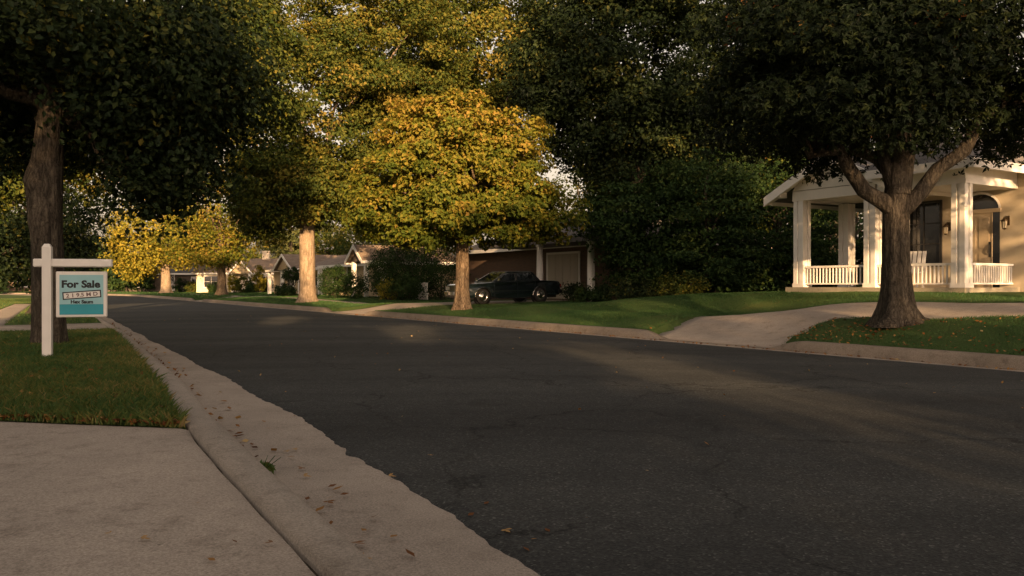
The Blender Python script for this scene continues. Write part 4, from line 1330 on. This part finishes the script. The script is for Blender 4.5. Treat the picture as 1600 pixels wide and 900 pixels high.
tree("maple_tree", x, y, "big dark-leaved maple with a forking trunk and wide root flare before the white porch", "tree", .30, 2.0,
     [(-1.2, 0, 4.7, 2.3, 3.0, 2.1, 1.5), (2.6, .2, 5.4, 3.6, 3.4, 2.3, 1.2), (.3, 0, 7.2, 3.6, 4.0, 2.8, 1.1), (0.8, 0, 11.4, 4.2, 4.2, 4.4, 1.3)], M['leaf_dark'], M['bark_dark'],  # last ellipsoid is an unseen upper crown added to shade the tree behind
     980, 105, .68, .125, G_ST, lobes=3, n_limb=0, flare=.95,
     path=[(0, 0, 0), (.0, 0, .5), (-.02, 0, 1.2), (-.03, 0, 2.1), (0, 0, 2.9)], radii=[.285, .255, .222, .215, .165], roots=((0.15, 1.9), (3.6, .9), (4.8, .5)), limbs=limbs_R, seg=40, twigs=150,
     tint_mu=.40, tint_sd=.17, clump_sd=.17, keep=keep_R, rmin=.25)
# left-hand trunk behind the sign
x, y = un(76, 540, 13.8)[:2]
def keep_L(c):
    r = np.hypot(c[:, 0], c[:, 1])
    front = (np.abs(c[:, 0]) < .95) & (c[:, 1] < .9) & (c[:, 2] < 4.2)
    return ~front & (c[:, 2] > 2.0 + 1.35 * np.clip(c[:, 0] - .9, 0, 3) + np.where(c[:, 0] < 0, .9, 0) + rng.normal(0, .35, len(c)))
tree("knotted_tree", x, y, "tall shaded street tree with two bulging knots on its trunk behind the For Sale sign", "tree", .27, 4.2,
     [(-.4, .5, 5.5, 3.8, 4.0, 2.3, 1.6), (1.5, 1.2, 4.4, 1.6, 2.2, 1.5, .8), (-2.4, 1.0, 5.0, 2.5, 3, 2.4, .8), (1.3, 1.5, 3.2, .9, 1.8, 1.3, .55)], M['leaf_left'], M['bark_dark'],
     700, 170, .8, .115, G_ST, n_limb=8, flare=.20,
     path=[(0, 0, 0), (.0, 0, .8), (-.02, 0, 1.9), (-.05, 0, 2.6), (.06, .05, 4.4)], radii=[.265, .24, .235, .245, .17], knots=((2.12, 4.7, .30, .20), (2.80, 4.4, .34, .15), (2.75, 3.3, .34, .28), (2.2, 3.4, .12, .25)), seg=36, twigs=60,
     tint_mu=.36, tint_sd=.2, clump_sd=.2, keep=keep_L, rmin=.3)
# second left tree, whose outer boughs hang gold in the sun
tree("weeping_tree", -16.2, 29.0, "large street tree on the left verge whose outer boughs hang golden over the road", "tree", .42, 5.0,
     [(0, 0, 7.6, 5.4, 5, 3.6, 1.4), (4.2, -1.0, 6.6, 3.6, 4, 3.2, 1.2), (7.2, -1, 8.2, 1.9, 2.6, 2.9, .9), (-4, 0, 6.2, 3.5, 4, 3.0, .5)], M['leaf_olive'], M['bark_dark'],
     600, 170, .85, .17, G_ST, n_limb=8, keep=lambda c: c[:, 2] > 3.2 + .90 * np.clip(c[:, 0], 0, 4) + rng.normal(0, .45, len(c)), tint_mu=.45, clump_sd=.2, rmin=.35, droop=.2)
tree("left_tree", -26.3, 47.0, "shaded bushy street tree further along the left verge", "tree", .4, 3.6,
     [(-.8, 0, 5.4, 4.0, 5, 3.4, 1), (-1.0, 0, 3.0, 4.2, 4, 2.0, .5)], M['leaf_left'], M['bark_dark'], 420, 55, 1.1, .22, G_ST, tint_mu=.35)
# thick pale trunk
x, y = un(480, 471, 43)[:2]
def keep_480(c): return (c[:, 2] > 3.3) & ~((np.hypot(c[:, 0], c[:, 1]) < 1.5) & (c[:, 2] < 4.4))
tree("plane_tree", x, y, "tall street tree with thick pale sunlit trunk and high olive crown", "tree", .40, 6.0,
     [(0, 0, 10.5, 5.2, 5, 5.5, 1.3), (-.3, 0, 6.0, 3.9, 3.6, 2.2, 1.0), (3.6, 1, 13.5, 4.6, 4, 4.0, .9), (-2.2, 0, 5.0, 1.4, 1.8, 1.8, .3)], M['leaf_olive'], M['bark_pale'],
     680, 170, .92, .19, G_ST, flare=.40, n_limb=4, tint_mu=.5, clump_sd=.2, keep=keep_480, path=[(0, 0, 0), (0.02, 0, 1), (.0, 0, 3.6), (.05, 0, 6)], radii=[.44, .40, .37, .30], rmin=.35)
# golden round tree in the middle
x, y = un(722, 484, 29)[:2]
def keep_C(c): return (c[:, 2] > 2.15) & ~((np.hypot(c[:, 0], c[:, 1]) < .9) & (c[:, 2] < 2.9))
tree("golden_tree", x, y, "rounded golden-green street tree standing before the parked dark car", "tree", .235, 2.8,
     [(-.15, 0, 4.2, 3.7, 3.3, 1.9, 1.3), (-.3, 0, 5.7, 2.7, 2.5, 1.8, 1.0), (-.3, 0, 3.3, 3.8, 3.3, 1.1, .7), (1.1, 0, 3.5, 2.9, 2.4, 1.3, .4), (-1.2, 0, 6.4, 1.6, 1.6, 1.5, .25), (1.4, 0, 5.6, 1.7, 1.6, 1.5, .25), (-3.2, 0, 3.6, 1.0, 1.2, 1.0, .12), (3.2, 0, 3.3, 1.1, 1.2, 1.0, .12)], M['leaf_gold'], M['bark_warm'],
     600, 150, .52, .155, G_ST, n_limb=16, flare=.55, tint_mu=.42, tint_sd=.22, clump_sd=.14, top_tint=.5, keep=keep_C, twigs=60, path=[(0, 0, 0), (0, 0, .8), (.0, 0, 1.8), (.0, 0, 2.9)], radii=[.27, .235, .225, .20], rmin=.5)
# trees behind the houses
G_BK = "tall trees rising behind the houses"
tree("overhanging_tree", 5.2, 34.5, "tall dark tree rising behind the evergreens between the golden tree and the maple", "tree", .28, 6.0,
     [(0, 0, 10.0, 5.4, 4.2, 4.4, 1.4), (-3.0, 0, 9.6, 2.8, 3, 3.0, .5), (3.2, 0, 7.6, 3.2, 3, 3.0, .7), (0, 0, 7.2, 4.2, 3, 2.2, .6), (.5, 0, 13.6, 5.4, 3.6, 3.2, 1.0)], M['leaf_shaded'], M['bark_dark'], 900, 150, .85, .17, G_BK, n_limb=3, tint_mu=.42, clump_sd=.2, rmin=.3)
tree("broad_tree", -3.0, 52.0, "broad tall tree rising behind and above the golden tree", "tree", .5, 8.0,
     [(0, 0, 15.5, 7.0, 6, 4.6, 1.3), (-2, 0, 11.2, 6, 5, 3.2, .6), (5.5, 0, 14.5, 3.5, 4, 3.2, .5)], M['leaf_olive'], M['bark_dark'], 460, 150, 1.15, .26, G_BK, tint_mu=.5, clump_sd=.22, rmin=.4)
tree("garden_tree", 8.2, 44.0, "leafy olive tree standing right of the golden tree behind the dark layered evergreens", "tree", .4, 6.0,
     [(0, 0, 8.6, 4.4, 4, 3.6, 1.2), (3.2, 0, 7.0, 4, 4, 3.8, .9), (-2.2, 0, 6.6, 2.8, 3, 2.8, .7)], M['leaf_olive'], M['bark_dark'], 460, 140, .9, .20, G_BK, tint_mu=.42, clump_sd=.2, rmin=.4)
tree("garden_tree", 17.0, 44.0, "tall dark tree behind the white gable porch", "tree", .4, 6.0,
     [(0, 0, 8.6, 6, 5, 6, 1.2)], M['leaf_dark'], M['bark_dark'], 380, 50, 1.2, .25, G_BK, tint_mu=.42, clump_sd=.2, rmin=.4)
# layered evergreens
def evergreen(px, d, z_off, envs, label, nclump=260, per=60, size=.14, mat='leaf_ever', name="evergreen_tree", cr=.75):
    xx = (px - 800) / 1300 * d
    tree(name, xx, d, label, "tree", .16, 2.2, envs, M[mat], M['bark_dark'], nclump, per, cr, size, "dark layered evergreens beside the white porch", flat=.28, n_limb=10, tint_mu=.45, clump_sd=.22, rmin=.45, droop=.25)
evergreen(1012, 31.0, 0, [(0, 0, 3.0, 2.2, 1.9, 1.9, 1.2), (-1.2, -.3, 3.2, 1.5, 1.5, 1.2, .6), (.3, 0, 1.2, 1.9, 1.6, 1.3, .8)], "dark layered evergreen nearest the garage columns", 300)
evergreen(1105, 30.0, 0, [(0, 0, 3.2, 2.2, 2, 2.2, 1.2), (0, -.4, 1.1, 2.2, 1.6, 1.2, .8)], "dark layered evergreen in the middle of the three beside the porch", 320)
evergreen(1215, 31.0, 0, [(0, 0, 2.9, 2.4, 2, 2.4, 1.2), (0, -.2, 0.9, 2.4, 1.8, 1.1, .8)], "dark layered evergreen close behind the white gable porch", 320)
evergreen(1330, 33.5, 0, [(0, 0, 2.8, 2.8, 2, 2.6, 1.2), (0, 0, 0.9, 2.8, 1.8, 1.2, .8)], "dark layered evergreen seen through the open porch", 300)

# shrubs: foliage mass on short stems
def shrub(name, x, y, r, h, mat, label, nclump=60, per=40, cr=.3, size=.10, cat="shrub", group=None, flat=.8, mu=.45, envs=None):
    z = HZ(x, y) - .02
    o = empty(name, (x, y, z), 0, label, cat, group)
    me, cc = crown_leaves(envs or [(0, 0, h * .52, r, r, h * .5, 1)], nclump, per, cr, size, 1, flat, mu, .18, .15, .45)
    me.materials.append(M[mat]); link("foliage", me, None, o)
    mb = MB()
    for i in range(7):
        c = cc[random.randrange(len(cc))]
        limb(mb, (random.uniform(-.1, .1), random.uniform(-.1, .1), -.05), tuple(c), .03, .008, 5, .4, 5, 0.0)
    mb.build("stem", M['bark_dark'], o)
    return o
def P_(px, d): return ((px - 800) / 1300 * d, d)
G_SH = "garden shrubs before the far houses"
for px, d, r, h, mat, lab, nc in (
        (524, 48, 1.15, 1.9, 'leaf_ever', "dark spreading shrub left of the entrance gable", 110),
        (552, 47.0, .8, 1.5, 'leaf_ever', "smaller dark shrub tucked against the entrance gable", 60),
        (607, 45.5, .50, 1.15, 'leaf_yellow', "rounded yellow-orange shrub among dark shrubs", 50),
        (598, 47, 1.0, 2.6, 'leaf_ever', "tall dark shrub right of the entrance gable", 110),
        (634, 45, 1.0, 1.4, 'leaf_ever', "low dark shrub right of the yellow shrub", 90),
        (648, 47.5, 1.7, 4.0, 'leaf_ever', "tall dark bushy shrub above the white fence", 190),
        (690, 46.5, 1.5, 3.4, 'leaf_ever', "tall dark shrub behind the golden tree trunk", 150),
        (618, 49.5, 1.4, 3.6, 'leaf_ever', "tall dark shrub screening the end of the gabled house", 130),
        (925, 30.8, .7, .6, 'leaf_ever', "low leafy shrub at the foot of the right garage column", 40),
        (899, 33.0, .45, .7, 'leaf_left', "wispy shrub before the garage door", 30),
        (985, 28.6, 1.0, .8, 'leaf_left', "low green shrub under the evergreens near the mound", 50),
        (1060, 28.0, .9, .7, 'leaf_olive', "low yellowish shrub under the evergreens", 46),
        (417, 86, .8, 1.6, 'leaf_left', "dark green shrub left of the hip-roofed house", 40),
        (383, 86, 1.0, 1.7, 'leaf_olive', "bright green-yellow shrub before the sunlit house", 50),
        (397, 85, .9, 1.1, 'leaf_ever', "low dark shrub before the sunlit house", 40),
        (366, 87, .6, 2.1, 'leaf_yellow', "upright golden shrub beside the sunlit house door", 40),
        (406, 84, .7, 2.9, 'leaf_yellow', "clipped yellow-green shrub beside the hip-roofed house", 46),
        (334, 92, .7, 1.2, 'leaf_ever', "dark low shrub between the two far houses", 40),
        (300, 96, .9, 1.3, 'leaf_olive', "low olive shrub before the dark-roofed house", 40),
        (284, 98, 1.0, 1.7, 'leaf_ever', "dark shrub before the dark-roofed house", 40)):
    xx, yy = P_(px, d)
    shrub("shrub", xx, yy, r, h, mat, lab, nc, 42, .30 if r < 1.2 else .45, .10 if d < 60 else .16, group=G_SH)
# pom-pom topiaries before the hip-roofed house
for px, d, hh, lab in ((455, 59, 2.2, "tall ball-topped clipped topiary before the hip-roofed house"), (441, 59, .95, "low clipped ball shrub left of the tall topiary"), (452, 58, .75, "lowest clipped ball shrub under the tall topiary")):
    xx, yy = P_(px, d)
    r_ = .62 if hh > 2 else .5
    shrub("topiary", xx, yy, r_, hh, 'leaf_ever', lab, 50, 40, .22, .10, "topiary", "clipped topiaries", envs=[(0, 0, hh - r_, r_, r_, r_, 1)])

# trees further down the street
x, y = un(346, 462, 70)[:2]
tree("street_tree", x, y, "yellow-green street tree with brown trunk before the sunlit house", "tree", .36, 4.0,
     [(-.5, 0, 7.4, 4.8, 4.5, 3.8, 1.2), (-.5, 0, 4.2, 3.6, 3.5, 1.9, .8), (0, 0, 12, 4.5, 4, 3.5, .7)], M['leaf_gold'], M['bark_warm'], 420, 50, 1.05, .24, G_ST, tint_mu=.42, clump_sd=.22, flare=.7)
x, y = un(259, 458, 88)[:2]
tree("street_tree", x, y, "farthest golden street tree on the right of the bend", "tree", .5, 3.5,
     [(-.8, 0, 6.6, 5.0, 5, 4.4, 1.2), (-3.0, 0, 4.2, 3.4, 3, 2.6, .7), (2, 0, 6, 4, 4, 3, .5)], M['leaf_yellow'], M['bark_pale'], 400, 48, 1.2, .30, G_ST, tint_mu=.42, clump_sd=.24, flare=.7)
tree("street_tree", -24.5, 84, "tall olive tree above the sunlit house", "tree", .5, 5.0,
     [(-3, 8, 14, 6, 5, 6, 1.2)], M['leaf_olive'], M['bark_dark'], 300, 48, 1.4, .34, G_BK, tint_mu=.5, clump_sd=.24) if False else None
# far backdrop
G_FAR = "far trees closing the view beyond the bend"
far_specs = [(-46, 122, 7, 13, 'leaf_olive', "far olive tree behind the dark-roofed house"), (-36, 128, 5, 8.0, 'leaf_pine', "far pale olive tree behind the sunlit house chimney"),
             (-62, 118, 7, 12, 'leaf_left', "far dark green tree left of the dark-roofed house"), (-76, 126, 7, 12, 'leaf_olive', "far olive tree behind the brick house"), (-70, 108, 4.0, 6, 'leaf_left', "bushy far tree screening the right end of the brick house"),
             (-55, 106, 4.5, 7, 'leaf_ever', "far dark evergreen at the outside of the bend"), (-90, 122, 7, 12, 'leaf_left', "far dark tree at the extreme left"),
             (-27, 118, 6, 9.5, 'leaf_pine', "far pale tree behind the hip-roofed house"), (-18, 96, 6, 10, 'leaf_olive', "tree behind the roof of the hip-roofed house"), (-10, 78, 6, 11, 'leaf_olive', "tree behind the roof of the gabled house"),
             (20, 60, 7, 12, 'leaf_dark', "dark tree far behind the evergreens"), (30, 44, 7, 12, 'leaf_dark', "dark tree behind the right end of the cream house"), (6, 66, 6, 11, 'leaf_olive', "tree far behind the garage house"), (-63, 98, 3.0, 4.2, 'leaf_ever', "dense dark bush at the outside of the bend"), (-47, 101, 3.2, 4.4, 'leaf_ever', "dense dark bush left of the farthest golden tree")]
for (xx, yy, r_, h_, mt, lab) in far_specs:
    tree("background_tree", xx, yy, lab, "tree", .3, h_ * .4, [(0, 0, h_ * .62, r_, r_ * .9, h_ * .42, 1.2), (r_ * .4, 0, h_ * .3, r_ * .7, r_ * .6, h_ * .28, .5), (-r_ * .4, 0, h_ * .3, r_ * .7, r_ * .6, h_ * .28, .5)],
         M[mt], M['bark_dark'], int(26 * r_ + 60), 46, r_ * .22, .36 if yy > 90 else .28, G_FAR, n_limb=5, clump_sd=.25, seg=10, rmin=.45)
# pale pine
x_, y_ = P_(455, 112)
tree("pine_tree", x_, y_, "pale layered pine above the roofs left of the thick pale trunk", "tree", .3, 7, [(0, 0, 3, 4.4, 4, 2.0, 1), (0, 0, 6, 3.5, 3, 2, .9), (0, 0, 9, 2.2, 2, 2.2, .5)], M['leaf_pine'], M['bark_dark'], 190, 50, 1.2, .34, G_FAR, flat=.25, n_limb=6, zb=.3)

# unseen trees added behind the viewer; their crowns block sun from the street
G_BE = "unseen trees added to block and dapple the sun"
BT = [(-20, 0.3, .95), (-4, -7.0, .78), (-9, -4.6, .74), (-21, -11, .80), (-36, -16.0, 1.05)]
LANES = [(8.9, 7.6, .95), (18.2, 8.3, .9), (26.0, 7.6, .9), (33.0, 12.6, 1.0)]     # gaps cut through these added crowns to let sun patches onto the road
bl = -np.array(light_dir)
for (s_, t_, sc), lab in zip(BT, ("unseen leafy tree added for shade on the left verge a house-length behind the viewer", "unseen leafy tree added for shade just behind the viewer on the left", "unseen leafy tree added for shade on the left verge close behind the viewer", "unseen leafy tree added for shade far left behind the viewer", "tallest unseen leafy tree added for shade well behind the viewer on the left")):
    x, y = [float(v) for v in RP(s_, t_)]
    o3 = np.array([x, y, HZ(x, y)])
    def keep_B(c):
        k = np.ones(len(c), bool)
        for ls, lt_, lr in LANES:
            p = np.array([*[float(v) for v in RP(ls, lt_)], 0.0])
            v = c + o3 - p
            dist = np.linalg.norm(v - (v @ bl)[:, None] * bl, axis=1)
            k &= dist > lr * .55 + .55
        return k
    tree("street_tree", x, y, lab, "tree", .34, 3.2 * sc, [(0, 0, 8.0 * sc, 6.6 * sc, 6.6 * sc, 5.0 * sc, 1.4), (0, 0, 4.6 * sc, 6.0 * sc, 6.0 * sc, 2.6 * sc, .9)], M['leaf_left'], M['bark_dark'], 470, 60, 1.1 * sc, .24, G_BE, rmin=.3, keep=keep_B)

x, y = [float(v) for v in RP(-6.5, 15.2)]  # unseen thin tree added to dapple the sun on the porched house
tree("street_tree", x, y, "slender open-crowned tree added out of view on the right verge to dapple the sun", "tree", .2, 3.0, [(0, 0, 6.4, 4.2, 4.2, 3.2, 1.2), (1.5, 0, 4.6, 3.4, 3.4, 1.8, .6)], M['leaf_left'], M['bark_dark'], 95, 52, .8, .22, G_BE, rmin=.2)

# ------------------------------------------------------------------ grass and litter
def blades(name, pts, h, tint_mu, kind='stuff', lean=.5, w=.10, tint=None, simple=False):
    n = len(pts)
    hh = h * rng.uniform(.5, 1.25, n)
    a = rng.uniform(0, 2 * math.pi, n)
    side = np.stack([np.cos(a), np.sin(a), np.zeros(n)], 1)
    le = rng.normal(0, lean, (n, 2)) * hh[:, None]
    ww = (hh * w * rng.uniform(.7, 1.4, n))[:, None]
    top = pts + np.stack([le[:, 0], le[:, 1], hh], 1)
    mid = pts + np.stack([le[:, 0] * .3, le[:, 1] * .3, hh * .55], 1)
    v = np.stack([pts - side * ww, pts + side * ww, mid + side * ww * .8, top, mid - side * ww * .8], 1).reshape(-1, 3)
    q = np.arange(n * 5).reshape(n, 5)
    if simple:
        v = np.stack([pts - side * ww, pts + side * ww, top], 1).reshape(-1, 3); q = np.arange(n * 3).reshape(n, 3)
    me = np_mesh(name, v, q, False)
    at = me.attributes.new("tint", 'FLOAT', 'FACE')
    t = (tint if tint is not None else tint_mu) + rng.normal(0, .16, n)
    at.data.foreach_set("value", np.clip(t, 0, 1).astype(np.float32))
    o = link(name, me, M['grass'])
    return tag(o, kind=kind)

def scatter(n, s0, s1, t0, t1, power=1.0):
    s = s0 + (s1 - s0) * rng.random(n) ** power
    t = t0 + (t1 - t0) * rng.random(n)
    return s, t
def patch(x, y):       # dry-patch value 0..1
    return .5 + .5 * np.sin(x * 1.9 + 1.3 * np.sin(y * 1.3)) * np.sin(y * 1.6 + np.sin(x * 2.2))
# near-left lawn
def left_pts(n, s0, s1, back):
    s = s0 + (s1 - s0) * rng.random(n); t = lb(s) - .01 - back * rng.random(n)
    x, y = RP(s, t)
    k = ~paved(x, y) & (y > 4)
    return x[k], y[k], s[k], t[k]
x, y, s, t = left_pts(300000, 5.6, 20.2, 5.5)
near = np.exp(-((lb(s) - t) / .5)); 
k = rng.random(len(x)) < np.clip(9.5 / y, .25, 1) ** 1.2
x, y, s, t, near = x[k], y[k], s[k], t[k], near[k]
fine = .5 + .5 * np.sin(x * 7.1 + 2 * np.sin(y * 5.3)) * np.sin(y * 6.3 + 2 * np.sin(x * 4.7))
tint = .24 + .26 * patch(x, y) + .22 * fine + .30 * near * rng.random(len(x))
blades("grass", np.stack([x, y, H(x, y) - .006], 1), .085, .4, tint=tint, lean=.6, w=.075)
x, y, s, t = left_pts(60000, 20, 70, 9)
blades("grass", np.stack([x, y, H(x, y) - .006], 1), .065, .4, tint=.34 + .2 * patch(x, y), w=.12)
# right lawns
def right_pts(n, s0, s1, t1, p=1.0):
    s = s0 + (s1 - s0) * rng.random(n) ** p; t = R_BACK + .02 + (t1 - R_BACK) * rng.random(n)
    x, y = RP(s, t)
    k = ~paved(x, y)
    return x[k], y[k]
for n_, a, b, c, hh, ww in ((190000, 3, 20, 20.0, .038, .12), (120000, 16, 36, 22.2, .042, .17), (60000, 33, 64, 20.0, .06, .22), (25000, 60, 110, 24, .09, .3)):
    x, y = right_pts(n_, a, b, c)
    k = ~((ST(x, y)[1] > 19.65) & (ST(x, y)[0] < 16.8) & (ST(x, y)[0] > 3))
    x, y = x[k], y[k]
    blades("grass", np.stack([x, y, H(x, y) - .008], 1), hh, .3, tint=.06 + .22 * patch(x * .6, y * .6), lean=.45, w=ww, simple=True)

# fallen leaves
def fallen(name, x, y, z, size, mu, sd=.25):
    n = len(x)
    Nn = np.stack([rng.normal(0, .45, n), rng.normal(0, .45, n), np.ones(n)], 1)
    C = np.stack([x, y, z], 1)
    me = leaf_mesh(name, C, Nn, size * rng.uniform(.6, 1.3, n), mu + rng.normal(0, sd, n), 1, .3, -.12)
    return link(name, me, M['litter'])
# heaped along the near lawn's edge
u_ = rng.random(420)
ex = np.interp(u_, np.linspace(0, 1, len(drv_far)), drv_far[:, 0]); ey = np.interp(u_, np.linspace(0, 1, len(drv_far)), drv_far[:, 1]) + np.abs(rng.normal(0, .09, 420))
sx1, st1 = ST(ex, ey)
k = st1 < lb(sx1)
A = [(ex[k], ey[k], H(ex[k], ey[k]) + .015 + .02 * rng.random(k.sum()))]
x, y, s, t = left_pts(900, 6.2, 19, 4.5); A.append((x, y, H(x, y) + .045 + .02 * rng.random(len(x))))
s = rng.uniform(12.0, 19.5, 260); t = lb(s) - np.abs(rng.normal(1.0, .9, 260)); x, y = RP(s, t); A.append((x, y, H(x, y) + .03))
s = rng.uniform(2, 14.5, 700); t = R_BACK + .1 + 2.2 * rng.random(700) ** 1.3; x, y = RP(s, t); k = ~paved(x, y); A.append((x[k], y[k], H(x, y)[k] + .035))
s = rng.uniform(8.5, 12, 260); t = 13.0 + rng.normal(0, .6, 260); x, y = RP(s, t); k = ~paved(x, y); A.append((x[k], y[k], H(x, y)[k] + .035))
s = rng.uniform(2, 30, 420); t = R_TOE - np.abs(rng.normal(0, .06, 420)); x, y = RP(s, t); A.append((x, y, np.full(420, .022)))
s = rng.uniform(5, 28, 190); t = lt(s) + .02 + np.abs(rng.normal(0, .12, 190)); x, y = RP(s, t); A.append((x, y, np.full(190, .016)))
X_ = np.concatenate([a[0] for a in A]); Y_ = np.concatenate([a[1] for a in A]); Z_ = np.concatenate([a[2] for a in A])
tag(fallen("leaf_litter", X_, Y_, Z_, .062, .42), kind='stuff')
s = rng.uniform(2, 30, 130); t = la(s) + .1 + 9 * rng.random(130); x, y = RP(s, t)
tag(fallen("leaf_litter", x, y, np.full(130, .072), .035, .75), kind='stuff')

# single leaves one can pick out in the near gutter, on the road edge and on the slab
LM = []
for v_ in range(4):
    me = leaf_mesh("fallen_leaf", np.zeros((1, 3)), np.array([[.15 * (v_ - 1.5), .1, 1.]]), np.array([1.0]), np.array([.15 + .22 * v_]), 3 if v_ % 2 else 1, .3, -.12)
    me.materials.append(M['litter']); LM.append(me)
LOOK = ('oval dark brown', 'three-lobed brown', 'oval ochre', 'three-lobed pale tan')
def leaf_at(px, py, z, size, label, group):
    v_ = random.randrange(4)
    label = label.replace('LOOK', LOOK[v_])
    d = (CAM_H - z) * 1300 / (py - 445); xx = (px - 800) / 1300 * d
    o = link("fallen_leaf", LM[v_]); o.location = (xx, d, z + .012); o.rotation_euler = (random.uniform(-.15, .15), random.uniform(-.15, .15), random.uniform(0, 6.28)); o.scale = (size,) * 3
    return tag(o, label, "leaf", group)
for px, py in ((479, 747), (470, 735), (519, 763), (528, 767), (538, 776), (516, 782), (515, 789), (480, 783), (476, 796), (492, 808), (548, 798), (510, 824), (568, 833), (615, 843), (560, 854), (448, 708), (461, 705), (393, 697), (372, 695), (368, 684), (378, 700), (412, 661), (363, 674), (566, 878), (570, 886), (455, 717), (640, 870), (585, 812), (436, 778), (500, 800), (345, 650), (420, 672), (335, 660)):
    leaf_at(px, py, .006, random.uniform(.045, .075), ("small LOOK leaf in the gutter " + ("beyond the green weed" if py < 700 else "beside the green weed" if py < 745 else "before the weed" if py < 800 else "nearest the viewer")) + (" by the asphalt" if px > 505 + (py - 745) * .5 else " by the curb"), "dry leaves in the near gutter")
for px, py in ((792, 834), (834, 847), (673, 714), (612, 747), (736, 808), (760, 790), (822, 863), (855, 833), (905, 760), (460, 652)):
    leaf_at(px, py, .014, random.uniform(.03, .05), "small LOOK leaf on the dark asphalt " + ("near the ragged gutter edge" if px < 800 else "towards the middle of the road"), "dry leaves on the asphalt")
for px, py in ((330, 880), (308, 790), (168, 838), (226, 846), (366, 851), (420, 853)):
    leaf_at(px, py, .122, random.uniform(.025, .04), "small LOOK leaf scrap on the near concrete driveway " + ("close to its joint" if px > 320 else "away from its joint"), "leaf scraps on the driveway")

# weed growing in the gutter by the curb
wx, wy = (407 - 800) / 1300 * 5.03, 5.03
wd = empty("weed", (wx, wy, 0.0), 0, "small green weed sprouting from the gutter against the curb", "weed")
n = 34
a = rng.uniform(0, 6.28, n); el = rng.uniform(.3, 1.2, n)
dirs = np.stack([np.cos(a) * np.cos(el), np.sin(a) * np.cos(el), np.sin(el)], 1)
C = dirs * rng.uniform(.03, .085, n)[:, None]
me = leaf_mesh("leaves", C, np.cross(dirs, rng.normal(size=(n, 3))), np.full(n, .075), rng.uniform(.30, .62, n), 1, .2, .05)
me.materials.append(M['grass']); link("leaves", me, None, wd)
stm = MB()
for k_ in range(5):
    a_ = random.uniform(-.6, 1.6)
    stm.tube([(0, 0, 0), (.05 * math.cos(a_), .05 * math.sin(a_), .05), (.12 * math.cos(a_), .10 * math.sin(a_), .10)], [.003, .0025, .0015], 4)
    C2 = np.array([[.12 * math.cos(a_), .10 * math.sin(a_), .10]])
stm.build("stem", M['grass'], wd)
